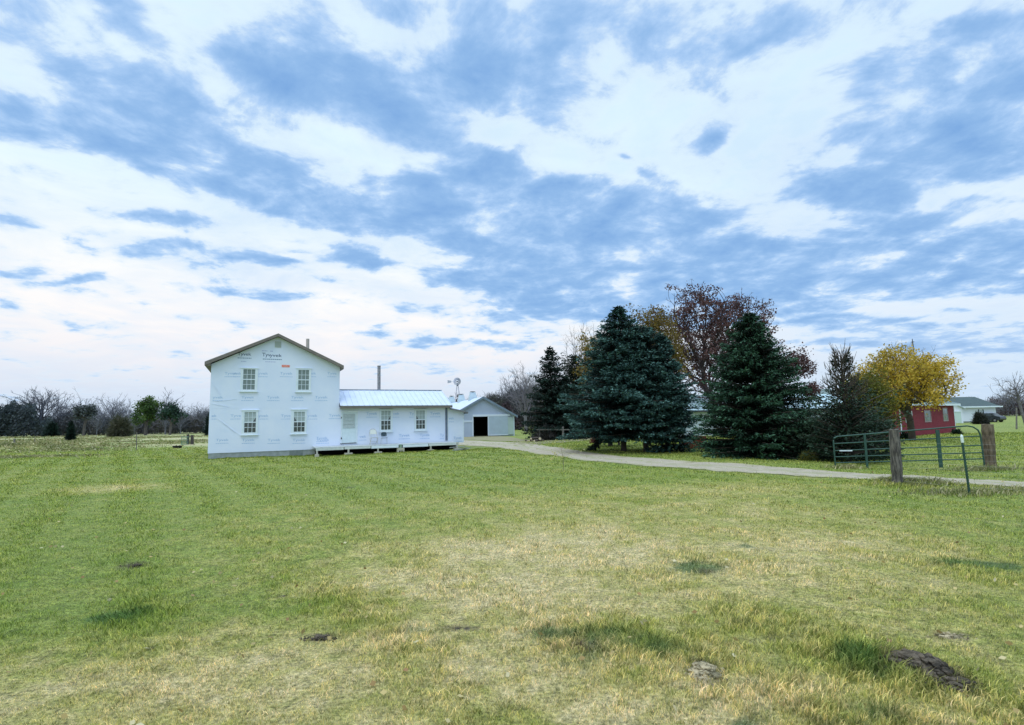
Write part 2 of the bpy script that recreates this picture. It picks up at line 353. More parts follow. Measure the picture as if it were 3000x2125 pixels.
# pasture beyond the mown lawn is rougher and paler, by distance from the yard
sx = t.new('ShaderNodeSeparateXYZ'); t.l.new(pos, sx.inputs[0])
past = t.math('MULTIPLY', t.maprange(sx.outputs[1], 42, 52), t.maprange(sx.outputs[0], -18, -24))
pcol = t.mix(t.maprange(t.noise(flat, .12, 5, .65), .40, .62), (.34, .42, .13, 1), (.62, .54, .32, 1))
col = t.mix(past, col, pcol)
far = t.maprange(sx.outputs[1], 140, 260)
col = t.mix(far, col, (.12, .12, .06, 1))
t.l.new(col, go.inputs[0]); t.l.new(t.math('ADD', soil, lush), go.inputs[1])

def lawn_mat(name, blade):
    m = bpy.data.materials.new(name); m.use_nodes = True; t = NT(m.node_tree); t.n.clear()
    bs = t.new('ShaderNodeBsdfPrincipled'); o = t.new('ShaderNodeOutputMaterial')
    bs.inputs['Roughness'].default_value = .75; bs.inputs['Specular IOR Level'].default_value = .25
    g = t.new('ShaderNodeGroup'); g.node_tree = lg; c = g.outputs[0]
    if blade:
        a = t.new('ShaderNodeAttribute', attribute_name='rnd').outputs['Fac']
        ps_ = t.new('ShaderNodeNewGeometry').outputs['Position']; cl_ = t.noise(t.vmath('MULTIPLY', ps_, (.55, 1, 0)), 9, 4, .65)
        c = t.mix(1.0, c, t.ramp(cl_, [(.34, (.50, .52, .50, 1)), (.5, (1.0, 1.0, 1.0, 1)), (.66, (1.38, 1.34, 1.32, 1))]), 'MULTIPLY')
        c = t.mix(1.0, c, t.ramp(a, [(0, (.34, .42, .30, 1)), (.35, (.85, .93, .78, 1)), (.65, (1.4, 1.35, 1.25, 1)), (.85, (1.75, 1.55, 1.6, 1)), (1, (2.1, 1.8, 2.2, 1))]), 'MULTIPLY')
        tr = t.new('ShaderNodeBsdfTranslucent'); mx = t.new('ShaderNodeMixShader'); mx.inputs[0].default_value = .35
        t.l.new(c, tr.inputs[0]); t.l.new(c, bs.inputs['Base Color']); t.l.new(bs.outputs[0], mx.inputs[1]); t.l.new(tr.outputs[0], mx.inputs[2]); t.l.new(mx.outputs[0], o.inputs[0])
    else:
        ps = t.new('ShaderNodeNewGeometry').outputs['Position']; f = t.vmath('MULTIPLY', ps, (1, 1, .3))
        nn = t.noise(f, 26, 5, .7); n4 = t.noise(f, 5, 4, .7)
        sep2 = t.new('ShaderNodeSeparateXYZ'); t.l.new(ps, sep2.inputs[0])
        c = t.mix(1.0, c, t.ramp(t.math('ADD', t.math('MULTIPLY', nn, .7), t.math('MULTIPLY', n4, .3)), [(.36, (.16, .18, .15, 1)), (.5, (.66, .66, .64, 1)), (.63, (1.25, 1.2, 1.2, 1))]), 'MULTIPLY')  # mottled, and darkened overall to stand in for shade between the blades
        t.l.new(c, bs.inputs['Base Color'])
        b = t.new('ShaderNodeBump'); b.inputs['Strength'].default_value = .9; b.inputs['Distance'].default_value = .05
        t.l.new(nn, b.inputs['Height']); t.l.new(b.outputs[0], bs.inputs['Normal']); t.l.new(bs.outputs[0], o.inputs[0])
    return m
ground = npmesh('ground', np.stack([GX.ravel(), GY.ravel(), GZ.ravel()], 1), gf, lawn_mat('lawn_soil', False), smooth=True)
tag(ground, 'mown green and straw coloured lawn running out to the fields', kind='structure')

# gravel drive and the dirt track that leaves it
gm = bpy.data.materials.new('gravel'); gm.use_nodes = True; t = NT(gm.node_tree); bs = t.n['Principled BSDF']; bs.inputs['Roughness'].default_value = .95
ps = t.new('ShaderNodeNewGeometry').outputs['Position']
c = t.mix(t.maprange(t.noise(ps, 1.2, 5, .7), .35, .65), (.36, .30, .205, 1), (.22, .18, .115, 1))
c = t.mix(t.maprange(t.noise(ps, 40, 4, .7), .35, .7), c, (.50, .45, .36, 1))
c = t.mix(t.maprange(t.noise(t.vmath('MULTIPLY', ps, (.5, 1.6, 1)), 2.3, 4, .6), .58, .68), c, (.22, .21, .10, 1))
ac = t.new('ShaderNodeAttribute', attribute_name='rnd').outputs['Fac']; dc = t.math('ABSOLUTE', t.math('SUBTRACT', ac, .5)); nz_ = t.noise(ps, 1.7, 6, .7)
mid = t.math('MULTIPLY', t.maprange(dc, .04, .16, 1.0, 0.0), t.maprange(nz_, .42, .56)); edge = t.math('MULTIPLY', t.maprange(dc, .36, .5), t.maprange(nz_, .36, .52))
c = t.mix(t.math('MULTIPLY', mid, .55), c, (.24, .26, .10, 1)); c = t.mix(t.math('MULTIPLY', edge, .8), c, (.26, .27, .10, 1))
t.l.new(c, bs.inputs['Base Color'])
b = t.new('ShaderNodeBump'); b.inputs['Strength'].default_value = .8; b.inputs['Distance'].default_value = .03; t.l.new(t.noise(ps, 45, 4, .7), b.inputs['Height']); t.l.new(b.outputs[0], bs.inputs['Normal'])
def ribbon(name, U, L, m, lift, label, n=260, k=8, jit=.14, seed=0):
    r = np.random.RandomState(seed)
    ua = np.array([G(*p)[:2] for p in U]); la = np.array([G(*p)[:2] for p in L])
    def resample(a):
        s = np.concatenate([[0], np.cumsum(np.hypot(*np.diff(a, axis=0).T))]); q = np.linspace(0, s[-1], n)
        return np.stack([np.interp(q, s, a[:, 0]), np.interp(q, s, a[:, 1])], 1)
    def paired(a):
        q = np.linspace(0, len(a) - 1, n); i = np.arange(len(a))
        return np.stack([np.interp(q, i, a[:, 0]), np.interp(q, i, a[:, 1])], 1)
    ua, la = paired(ua), paired(la)
    ker = np.ones(9) / 9
    for a in (ua, la):
        for j in (0, 1):
            p = np.pad(a[:, j], 4, mode='edge'); a[:, j] = np.convolve(p, ker, 'valid')
    ua[:, 1] += np.convolve(r.normal(0, jit, n + 2), [.3, .5, .3], 'valid'); la[:, 1] += np.convolve(r.normal(0, jit, n + 2), [.3, .5, .3], 'valid')
    tt = np.linspace(0, 1, k)[None, :, None]; P = ua[:, None] * (1 - tt) + la[:, None] * tt
    z = hgt(P[..., 0], P[..., 1]) + lift
    V = np.concatenate([P, z[..., None]], 2).reshape(-1, 3); ii = np.arange(n * k).reshape(n, k)
    F = np.stack([ii[:-1, :-1].ravel(), ii[:-1, 1:].ravel(), ii[1:, 1:].ravel(), ii[1:, :-1].ravel()], 1)
    o = npmesh(name, V, F, m, smooth=True, rnd=np.tile(np.linspace(0, 1, k), n)); tag(o, label, kind='structure'); return ua, la
du, dl = ribbon('road', DR_U, DR_L, gm, .016, 'pale gravel drive curving past the house')
dm = mat('packed_dirt', (.28, .24, .165), (.21, .21, .09), 1.3, rough=.95, bump=.5)
ribbon('path', [(1500,1291),(1560,1290),(1650,1286),(1750,1281),(1850,1276),(1960,1272)], [(1500,1303),(1560,1306),(1650,1297),(1760,1289),(1850,1283),(1960,1279)], dm, .02, 'dirt track branching off towards the spruces', n=80, seed=2)
ribbon('path', [(1330,1277),(1380,1277),(1440,1278),(1490,1280),(1530,1287),(1560,1292)], [(1330,1289),(1380,1290),(1440,1292),(1490,1293),(1530,1294),(1560,1295)], dm, .02, 'bare dirt apron before the barn door', n=60, seed=3)
def on_drive(x, y, j=0.0):
    """True where the gravel lies (points as arrays)"""
    yu = np.interp(x, du[:, 0], du[:, 1]); yl = np.interp(x, dl[:, 0], dl[:, 1])
    return (x > min(du[:, 0].min(), 99)) & (y < yu - j) & (y > yl + j)

# ------------------------------------------------------------------ house frame (surveyed)
HF = Frame((-17.648, 31.086, 0), .451); HW = 7.253; HD = 9.0
HZ0, HZ1 = .34, 5.53
def hloc(u, y, z=0): return HF.o + HF.D * u + HF.N * y + np.array([0, 0, z])

# ------------------------------------------------------------------ grass blades
LUSHTALL = [(G(370,1800),.55,.9),(G(1600,1870),.55,.6),(G(1850,1890),.7,.8),(G(2530,1955),.33,2.2),(G(2040,1668),.6,.7),(G(2880,1655),.9,.7),(G(2500,2090),.7,.9),(G(1040,1740),.9,.5),(G(2200,1860),.6,.9),(G(2800,2060),.5,.9),(G(2650,1418),.9,3.0),(G(1240,1870),.5,.6)]
SOILP = [(G(2690,1970),.20),(G(2058,1980),.10)]
def in_house(x, y, pad=0.0):
    dx = x - HF.o[0]; dy = y - HF.o[1]; u = dx * HF.D[0] + dy * HF.D[1]; v = dx * HF.N[0] + dy * HF.N[1]
    return ((u > -pad) & (u < 18.5) & (v > -pad) & (v < 9.3)) | ((u > 6.2) & (u < 18) & (v > -1.6) & (v < 0))
def blades(name, n, d0, d1, seed, hmul, lean, label, posf=None, wmul=1.0, matl=None, hump=True):
    r = np.random.RandomState(seed)
    if posf is None:
        d = np.exp(r.uniform(math.log(d0), math.log(d1), n)); x = r.uniform(-1, 1, n) * (d * 1.06 + .8); y = d
        x = x + .02 * d
    else: x, y = posf(r, n); d = np.hypot(x, y)
    keep = ~on_drive(x, y, np.abs(r.normal(0, .22, n))) | (r.rand(n) < .02)
    keep &= ~in_house(x, y, .02)
    for (c, rad) in SOILP: keep &= ~((np.hypot(x - c[0], y - c[1]) < rad) & (r.rand(n) < .8))
    x, y, d = x[keep], y[keep], d[keep]; n = len(x)
    clump = (np.sin(x * 9.1 + 2 * np.sin(y * 5.3)) * np.sin(y * 8.3 + 2 * np.sin(x * 4.1)) + np.sin(x * 3.1 + y * 2.3) * .7)
    h = hmul * (.026 + .024 * r.rand(n) ** 2) * (1 + .35 * clump) * (1 + d / 26)
    if hump:
        for (c, rad, k) in LUSHTALL: h = h * (1 + k * np.exp(-((x - c[0]) ** 2 + (y - c[1]) ** 2) / rad ** 2))
    h = np.maximum(h, .008)
    w = wmul * (.0019 + .0014 * r.rand(n)) * (1 + d / 4.2) * np.clip(h / .045, .7, 1.6)
    th = r.uniform(0, 2 * np.pi, n); ph = r.uniform(0, 2 * np.pi, n) * .75 + 2.6
    le = lean * (.25 + r.rand(n)) * h
    wx, wy = np.cos(th) * w / 2, np.sin(th) * w / 2
    lx, ly = np.cos(ph) * le, np.sin(ph) * le
    z = hgt(x, y) - .004
    V = np.empty((n, 5, 3), np.float32)
    V[:, 0] = np.stack([x - wx, y - wy, z], 1); V[:, 1] = np.stack([x + wx, y + wy, z], 1)
    mx, my, mz = x + lx * .4, y + ly * .4, z + h * .6
    V[:, 2] = np.stack([mx + wx * .75, my + wy * .75, mz], 1); V[:, 3] = np.stack([mx - wx * .75, my - wy * .75, mz], 1)
    V[:, 4] = np.stack([x + lx * 1.15, y + ly * 1.15, z + h * .98 * np.clip(1.15 - lean * .28, .5, 1)], 1)
    b = np.arange(n)[:, None] * 5
    rn = np.repeat(np.clip(r.rand(n) ** 1.25, 0, 1), 5)
    o = npmesh(name, V.reshape(-1, 3), [b + np.array([0, 1, 2, 3]), b + np.array([3, 2, 4])], matl, rnd=rn)
    return tag(o, label, kind='stuff')
bm_ = lawn_mat('lawn_blade', True)
blades('grass', 660000, 3.0, 48, 1, .68, .72, 'short mown grass blades covering the lawn', matl=bm_)

# rough dry growth: pasture bank on the left, tufts at posts and along the old fence rows
rough_m = mat('dry_growth', (.3, .26, .13), None, attr=[(0, (.16, .20, .055, 1)), (.3, (.27, .29, .09, 1)), (.6, (.46, .40, .19, 1)), (1, (.66, .58, .36, 1))], scale=.35, rough=.85, trans=.25)
def pf(r, n):
    cs = [(G(100,1318), 9, 2.6, 4), (G(60,1340), 5, 1.4, 2), (G(180,1322), 5, 2.2, 1.6), (G(60,1300), 10, 3, 3), (G(300,1296), 11, 2.5, 1.2), (G(140,1294), 9, 2.4, 2.5), (G(470,1300), 7, 2.2, 1.5), (G(250,1287), 14, 3.5, 3), (G(430,1282), 14, 3.5, 2.6), (G(590,1292), 5, 4, 1.5), (G(30,1284), 16, 4, 2)]
    p = np.array([c[3] for c in cs]); k = r.choice(len(cs), n, p=p / p.sum())
    c = np.array([[q[0][0], q[0][1], q[1], q[2]] for q in cs])[k]
    return c[:, 0] + r.normal(0, .55, n) * c[:, 2], c[:, 1] + r.normal(0, .55, n) * c[:, 3]
blades('grass', 26000, 0, 0, 3, 1.1, 1.2, 'rough dry pasture grass on the ditch bank and old fence rows', posf=pf, wmul=1.5, matl=rough_m, hump=False)
def pf3(r, n):
    k = r.rand(n) < .45; u = np.where(k, r.uniform(-.1, 6.3, n), r.uniform(6.2, 18.4, n)); v = np.where(k, -.03, -1.62) - np.abs(r.normal(0, .10, n))
    return HF.o[0] + HF.D[0] * u + HF.N[0] * v, HF.o[1] + HF.D[1] * u + HF.N[1] * v
blades('grass', 8000, 0, 0, 8, .75, .7, 'untrimmed grass along the foundation and the front of the deck', posf=pf3, wmul=.8, matl=bm_, hump=False)
def pf2(r, n):
    c = np.array([G(2632, 1415)[:2], G(2700, 1418)[:2], G(2860, 1440)[:2], G(2960, 1440)[:2], G(2890, 1376)[:2], G(2480, 1372)[:2]])
    s = np.array([[.22, .22], [.55, .25], [.9, .25], [1.2, .3], [.5, .3], [.3, .3]]); k = r.choice(6, n, p=[.34, .2, .14, .1, .16, .06])
    return c[k, 0] + r.normal(0, 1, n) * s[k, 0], c[k, 1] + r.normal(0, 1, n) * s[k, 1]
blades('grass', 5200, 0, 0, 4, 2.1, .9, 'taller untrimmed grass round the gate posts', posf=pf2, wmul=1.0, matl=rough_m, hump=False)

# ------------------------------------------------------------------ house
wrap = mat('house_wrap', (.75, .80, .92), (.68, .75, .90), .8, rough=.55, bump=.35, bscale=2.2, spec=.35)
trimw = mat('white_paint', (.74, .80, .84), (.66, .74, .80), 6, rough=.6)
pale = mat('wrap_ink_pale', (.34, .50, .72), (.46, .60, .80), 3, rough=.6, contrast=(.3, .7))
dark_ink = mat('wrap_ink_dark', (.05, .09, .17), (.10, .16, .26), 6, rough=.6)
mid_ink = mat('wrap_ink_purple', (.34, .36, .62), None, rough=.6)
redm = mat('tag_orange', (.75, .16, .10), (.8, .4, .35), 12, rough=.6)
block = mat('concrete_block', (.36, .39, .38), (.27, .30, .28), 5, rough=.9, bump=.4)
dblock = mat('vent_dark_grey', (.16, .19, .18), (.22, .25, .23), 8, rough=.9)  # darker grey of the vent section in the foundation
fascia = mat('weathered_fascia', (.22, .19, .165), (.15, .135, .12), 4, rough=.85, stretch=(1, 1, 6))
roofm = mat('white_metal_roof', (.54, .60, .72), (.49, .55, .67), 1.5, rough=.38, spec=.5)
glass = mat('window_glass', (.035, .045, .05), (.06, .07, .075), 2, rough=.08, spec=.9)
curt = mat('sheer_curtain', (.28, .34, .35), (.44, .50, .50), 9, rough=.9, stretch=(4, 1, .4))
curt_up = mat('sheer_curtain_grey', (.15, .19, .19), (.24, .29, .28), 9, rough=.9, stretch=(4, 1, .4))
dim = mat('dim_interior', (.02, .022, .022), rough=.95)
galv = mat('galvanised_pipe', (.33, .33, .34), (.18, .165, .16), 7, rough=.45, metal=.3)
tanp = mat('tan_pipe', (.42, .37, .32), (.36, .32, .28), 5, rough=.7)
darkm = mat('dark_metal', (.05, .055, .06), rough=.5)
boardm = mat('deck_board', (.50, .54, .55), (.40, .43, .43), 6, rough=.8, stretch=(1, 8, 1), bump=.3)
postm = mat('deck_post_wood', (.52, .50, .43), (.38, .37, .31), 6, rough=.85, bump=.3)

house = thing('farmhouse', 'two storey farmhouse wrapped in pale printed housewrap with a long low wing', 'house', HF.o, HF.phi)
f = HF.uz
# zoomed survey crops: origin and scale of each
def z1(x, y): return 590 + x / 4.0595, 960 + y / 4.06
def z2(x, y): return 900 + x / 4.586, 1050 + y / 4.587
pk_u, pk_z = f(*z1(912, 108)); Lt = f(*z1(38, 415), -.35); Rt = f(*z1(1695, 462), -.35)
WE = f(*z2(2103, 1130))[0]                       # right end of the lean-to wall
wz_e = f(*z2(1000, 655), 0)[1]                   # wing wall top
m = MB(); m.prism([(0, HZ0), (HW, HZ0), (HW, HZ1), (pk_u, pk_z - .02), (0, HZ1)], 0, HD)
for (xa, ya, xb, yb) in [(120,640,235,800),(150,700,225,815),(205,1095,460,1280),(190,1080,400,1250),(125,905,330,945),(160,880,420,850)]:   # creases pulled in the wrap
    a = f(*z1(xa, ya)); b = f(*z1(xb, yb)); m.beam((a[0], -.001, a[1]), (b[0], -.001, b[1]), .008, .03, up=(0, -1, 0))
for zc in (2.93, ):
    m.box(.02, -.004, zc, HW - .02, 0.0, zc + .012)                          # lap between two courses of wrap
wallmb = m
_d = G(929, 1343) - HF.o; FU = float(_d @ HF.D) + .22
MB().box(.03, .03, 0 - .25, FU, HD - .05, HZ0 + .02).build('foundation', block, house)
MB().box(FU, .30, 0 - .25, HW + .6, HD - .05, HZ0 + .0).build('crawl_shade_box', mat('black_shade', (.006, .006, .006), rough=1), house)  # solid black box stands in for the deep shade under the deck
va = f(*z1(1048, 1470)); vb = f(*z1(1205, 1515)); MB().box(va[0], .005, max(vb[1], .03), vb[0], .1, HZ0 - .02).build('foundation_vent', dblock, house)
# gable roof with deep rake boards
ez = Lt[1]; u0, u1 = Lt[0], Rt[0]; th = .10
pz = f(*z1(912, 72), -.35)[1]
rm = MB(); y0, y1 = -.35, HD + .3
rm.prism([(u0, ez - .02), (u0, ez + .06), (pk_u, pz + .02), (u1, Rt[1] + .06), (u1, Rt[1] - .02), (pk_u, pz - .07)], y0 + .025, y1)
roof = rm.build('roof', mat('brown_metal_roof', (.34, .32, .30), (.27, .25, .23), 2, rough=.6), house)
fm = MB()
for (ua, za, ub, zb) in ((u0, ez, pk_u, pz), (u1, Rt[1], pk_u, pz)):
    d = .17
    n0 = len(fm.v)
    fm.v += [(ua, y0, za + .03), (ub, y0, zb + .01), (ub, y0, zb - d), (ua, y0, za - d), (ua, y0 + .03, za + .03), (ub, y0 + .03, zb + .01), (ub, y0 + .03, zb - d), (ua, y0 + .03, za - d)]
    fm.f += [tuple(n0 + i for i in q) for q in ((0,1,2,3),(7,6,5,4),(0,4,5,1),(1,5,6,2),(2,6,7,3),(3,7,4,0))]
fm.build('rake_board', fascia, roof)
sm = MB()
for (ua, za, wu) in ((u0 + .01, ez - .2, -.01), (u1 - .01, Rt[1] - .2, HW + .01)):
    sm.prism(sorted([(ua, za + .16), (wu, za + .20)]) + [(max(ua, wu), za + .02)] if False else [(min(ua, wu), za + .02), (max(ua, wu), za + .02), (max(ua, wu), za + (.2 if wu > ua else .16)), (min(ua, wu), za + (.16 if wu > ua else .2))], y0 + .04, y1 - .05)
sm.build('soffit', fascia, roof)
# gable vent
a = f(*z1(875, 165)); b = f(*z1(948, 238)); vm = MB().box(a[0], -.03, b[1], b[0], .0, a[1])
for i in range(6): vm.beam((a[0] + .03, -.045, b[1] + .04 + i * (a[1] - b[1] - .08) / 5), (b[0] - .03, -.045, b[1] + .04 + i * (a[1] - b[1] - .08) / 5), .02, .03)
vm.build('gable_vent', mat('vent_paint', (.46, .52, .50), None, rough=.7), house)
# tan vent pipe on the right roof slope
a = f(*z1(1265, 240), 2.2); b = f(*z1(1265, 135), 2.2)
MB().tube([(a[0], 2.2, a[1] - .6), (b[0], 2.2, b[1])], .105, 12).build('vent_pipe', tanp, house)

def window(nm, casing, gl, z, rows=2, cols=3, sash=.5, curtain=None, tie=0, mun_low=True, depth=0.0):
    (cx0, cy0, cx1, cy1) = casing; (gx0, gy0, gx1, gy1) = gl
    A = f(*z(cx0, cy0)); B = f(*z(cx1, cy1)); a = f(*z(gx0, gy0)); b = f(*z(gx1, gy1))
    U0, U1, Z0, Z1 = A[0], B[0], B[1], A[1]; w0, w1, s0, s1 = a[0], b[0], b[1], a[1]
    o = MB(); P = -.045
    o.box(U0, P, Z0, w0, .0, Z1); o.box(w1, P, Z0, U1, .0, Z1); o.box(w0, P, Z0, w1, .0, s0); o.box(w0, P, s1, w1, .0, Z1)
    frame = o.build('window', trimw, house)
    MB().box(U0 - .04, -.075, Z1, U1 + .04, .0, Z1 + .035).build('drip_cap', trimw, frame)
    MB().box(U0 - .04, -.09, Z0 - .04, U1 + .04, .0, Z0).build('sill', trimw, frame)
    zc = (s0 + s1) / 2; s = MB()
    s.box(w0, -.03, zc - .028, w1, -.002, zc + .028)
    for e in (w0, w1 - .02): s.box(e, -.024, s0, e + .02, -.002, s1)
    for (lo, hi) in ((s0, zc), (zc, s1)) if mun_low else ((zc, s1),):
        for i in range(1, cols): x = w0 + (w1 - w0) * i / cols; s.box(x - .011, -.02, lo, x + .011, -.004, hi)
        s.box(w0, -.0195, (lo + hi) / 2 - .011, w1, -.0045, (lo + hi) / 2 + .011)
    s.build('sash', trimw, frame)
    MB().box(w0, -.004, s0, w1, -.001, s1).build('pane', glass, frame)
    c = MB()
    if tie == 0: c.box(w0 + .02, -.009, s0 + .01, w1 - .02, -.005, s1 - .01)
    else:
        k = .55
        poly = [(w0 + .02, s1 - .01), (w0 + .02, zc + .02), (w0 + (w1 - w0) * .72, zc + .02), (w1 - .02, zc + (s1 - zc) * .5), (w1 - .02, s1 - .01)]
        if tie < 0: poly = [(w0 + w1 - x, zz) for x, zz in poly]
        if tie > 0: poly = poly[::-1]
        c.prism(poly, -.009, -.005)
    c.build('curtain', curt if tie else curt_up, frame)
    return frame
window('w', (470,485,665,760), (497,497,637,738), z1)
window('w', (1130,488,1303,766), (1152,505,1280,740), z1)
window('w', (485,988,668,1273), (512,1008,648,1247), z1, tie=1)
window('w', (1072,980,1248,1262), (1100,1003,1230,1237), z1, tie=-1)
window('w', (972,692,1145,985), (992,708,1122,958), z2, tie=1)
window('w', (1440,692,1605,968), (1460,703,1585,946), z2, tie=-1)
# door with a slatted light
A = f(*z2(455, 705)); B = f(*z2(675, 1146)); L0 = f(*z2(470, 728)); L1 = f(*z2(655, 1142)); g0 = f(*z2(482, 745)); g1 = f(*z2(640, 935))
d = MB().box(A[0], -.04, B[1], L0[0], 0, A[1]).box(L1[0], -.04, B[1], B[0], 0, A[1]).box(L0[0], -.04, L0[1], L1[0], 0, A[1]).build('door_frame', trimw, house)
door = MB().box(L0[0] + .004, -.03, B[1] + .02, L1[0] - .004, 0, L0[1] - .004).build('door', mat('storm_door', (.66, .76, .79), (.60, .70, .73), 5, rough=.5), house)
gz = MB()
for i in range(4):
    h = (g0[1] - g1[1]) / 4; gz.slab((g0[0], -.034 - .02, g1[1] + i * h + .006), (g1[0], -.054, g1[1] + i * h + .006), (g1[0], -.032, g1[1] + (i + 1) * h - .012), (g0[0], -.032, g1[1] + (i + 1) * h - .012), .006)
gz.build('slatted_pane', mat('jalousie', (.36, .42, .42), (.45, .51, .50), 8, rough=.3, spec=.6), door)
k = f(*z2(457, 1075)); k2 = f(*z2(458, 800)); MB().box(k[0] - .03, -.09, k[1] - .05, k[0] + .03, -.04, k[1] + .05).build('handle', darkm, door)
MB().box(k2[0] - .025, -.07, k2[1] - .04, k2[0] + .025, -.04, k2[1] + .04).build('hinge', darkm, door)
s0 = f(*z2(440, 1153)); s1 = f(*z2(660, 1140)); MB().slab((s0[0], -.05, s0[1] - .0), (s1[0], -.05, s1[1]), (s1[0], -.02, s1[1] + .03), (s0[0], -.02, s0[1] + .03), .02).build('threshold', darkm, door)

# the wing: wall, ribbed metal roof, lean-to end
wing_z0 = f(*z2(2100, 1131))[1]
SPL = f(*z2(1884, 900))[0]
lt0 = f(*z2(1955, 668), -.3); lt1 = f(*z2(2158, 722), -.3)
lz_top = lambda u: lt0[1] + (lt1[1] - lt0[1]) * (u - lt0[0]) / (lt1[0] - lt0[0]) - .08
WD = 5.2
MB().prism([(HW, wing_z0), (WE, wing_z0), (WE, lz_top(WE)), (SPL, lz_top(SPL)), (SPL, wz_e), (HW, wz_e)], .01, WD).build('wing_wall', wrap, house)
e0 = f(*z2(416, 640), -.45); e1 = f(*z2(1953, 638), -.45); ez2 = (e0[1] + e1[1]) / 2
# ridge depth so that the ridge end sits above the same end as the eave
best = min(np.arange(.5, 5, .02), key=lambda yy: abs(f(*z2(1803, 432), yy)[0] - e1[0] + .02)); ry = float(best); rz = f(*z2(1100, 433), ry)[1]
rf = MB(); t_ = .03
eL, eR = HW + .01, e1[0]
rf.slab((eL, -.45, ez2), (eR, -.45, ez2), (eR, ry, rz), (eL, ry, rz), t_)
rf.slab((eL, ry, rz), (eR, ry, rz), (eR, 2 * ry + .45, ez2), (eL, 2 * ry + .45, ez2), t_)
nn = Vector((0, -(rz - ez2), ry + .45)).normalized()
nr = 22
for i in range(nr):
    u = eL + .1 + (eR - eL - .15) * i / (nr - 1)
    rf.beam(Vector((u, -.455, ez2)) + nn * (t_ + .012), Vector((u, ry, rz)) + nn * (t_ + .012), .035, .03, up=tuple(nn))
wroof = rf.build('wing_roof', roofm, house)
MB().beam((eL, ry, rz + .045), (eR + .01, ry, rz + .045), .22, .025).build('ridge_cap', mat('grey_ridge', (.36, .43, .50), rough=.4), wroof)
MB().box(eL, -.44, ez2 - .15, eR, -.41, ez2 + .0).build('fascia_board', fascia, wroof)
MB().box(eL, -.40, ez2 - .13, eR, -.002, ez2 - .11).build('soffit', mat('soffit_paint', (.42, .40, .36), (.3, .28, .25), 4), wroof)
MB().prism([(eR - .03, ez2 - .12), (eR, ez2 - .12), (eR, ez2 - .02), (eR - .03, ez2 - .02)], -.40, 0).build('end_board', fascia, wroof)
ls = MB().slab((lt0[0] - .25, -.3, lt0[1] + .0), (lt1[0], -.3, lt1[1]), (lt1[0], WD + .2, lt1[1]), (lt0[0] - .25, WD + .2, lt0[1] + .0), .03).build('lean_to_roof', roofm, house)
MB().slab((lt0[0] - .25, -.32, lt0[1] - .1), (lt1[0] + .01, -.32, lt1[1] - .1), (lt1[0] + .01, -.32, lt1[1] + .02), (lt0[0] - .25, -.32, lt0[1] + .02), .025).build('fascia_board', mat('dark_fascia', (.13, .15, .16), (.2, .2, .2), 4), ls)
MB().box(lt1[0] - .06, -.31, lt1[1] - .11, lt1[0], WD, lt1[1] - .01).build('eave_board', fascia, ls)
# dark downpipe strip
a = f(*z2(1855, 660)); b = f(*z2(1884, 1104)); MB().box(a[0], -.05, b[1], b[0], -.002, a[1]).build('corner_strip', mat('slate_strip', (.10, .13, .19), (.17, .20, .26), 6), house)
MB().box(HW + .15, .4, -.1, WE - .3, WD, wing_z0 - .02).build('crawl_shade_box', mat('black_shade', (.006, .006, .006), rough=1), house)  # black fill painted as the darkness below the wing
MB().box(SPL, -.014, wing_z0, SPL + .06, .002, wz_e - .05).build('corner_trim', trimw, house)
MB().box(WE - .03, -.012, wing_z0, WE + .012, .06, lz_top(WE)).build('corner_trim', trimw, house)
a = f(*z2(965, 415), ry + .9); b = f(*z2(965, 106), ry + .9)
pp = MB().tube([(a[0], ry + .9, a[1] - 1.2), (b[0], ry + .9, b[1])], .115, 12)
pp.tube([(b[0], ry + .9, b[1] - .02), (b[0], ry + .9, b[1] + .03)], .13, 12); pp.build('stovepipe', galv, house)

# printing on the wrap
def print_mesh(items, name, m, y=-.0035):
    V, F = [], []
    for (txt, u, zc, w, asc) in items:
        cu = bpy.data.curves.new('t', 'FONT'); cu.body = txt; cu.size = 1; cu.offset = .008
        o = bpy.data.objects.new('t', cu); C.objects.link(o); bpy.context.view_layer.update()
        me = bpy.data.meshes.new_from_object(o.evaluated_get(bpy.context.evaluated_depsgraph_get()))
        n = len(V); xs_ = [v.co.x for v in me.vertices]; ys_ = [v.co.y for v in me.vertices]
        if xs_:
            sx_ = w / (max(xs_) - min(xs_)); x0 = min(xs_); cap = .73
            for v in me.vertices: V.append((u + (v.co.x - x0) * sx_, y, zc + (v.co.y / cap) * asc))
            for p in me.polygons: F.append(tuple(n + i for i in p.vertices))
        bpy.data.objects.remove(o); bpy.data.meshes.remove(me); bpy.data.curves.remove(cu)
    PRT.append((V, F, m))
PRT = []
bars = MB()
def bar(u, z, w, h=.035, mb=None):
    r = random.Random(int(u * 100 + z * 10)); x = u; mb = mb or bars
    while x < u + w:
        k = r.uniform(.05, .12); n = len(mb.v); e = min(x + k, u + w)
        mb.v += [(x, -.0035, z), (e, -.0035, z), (e, -.0035, z + h), (x, -.0035, z + h)]; mb.f += [(n, n + 1, n + 2, n + 3)]; x = e + .02
P_ = []
S1 = lambda x, y: f(*z1(x, y)); S2 = lambda x, y: f(*z2(x, y))
def add(S, txt, x, y, wpx, bpx=42, hpx=30):
    a = S(x, y + 18); b = S(x + wpx, y + 18); c = S(x, y + 18 - hpx)
    P_.append((txt, a[0], a[1], b[0] - a[0], c[1] - a[1])); bb = S(x, y + bpx + 6); bar(a[0], bb[1], b[0] - a[0])
for (x, t_) in ((275, 'Tyvek'), (1498, 'Tyve'), (935, 'Tyvek')): add(S1, t_, x, 540, 150 if t_ == 'Tyvek' else 108)
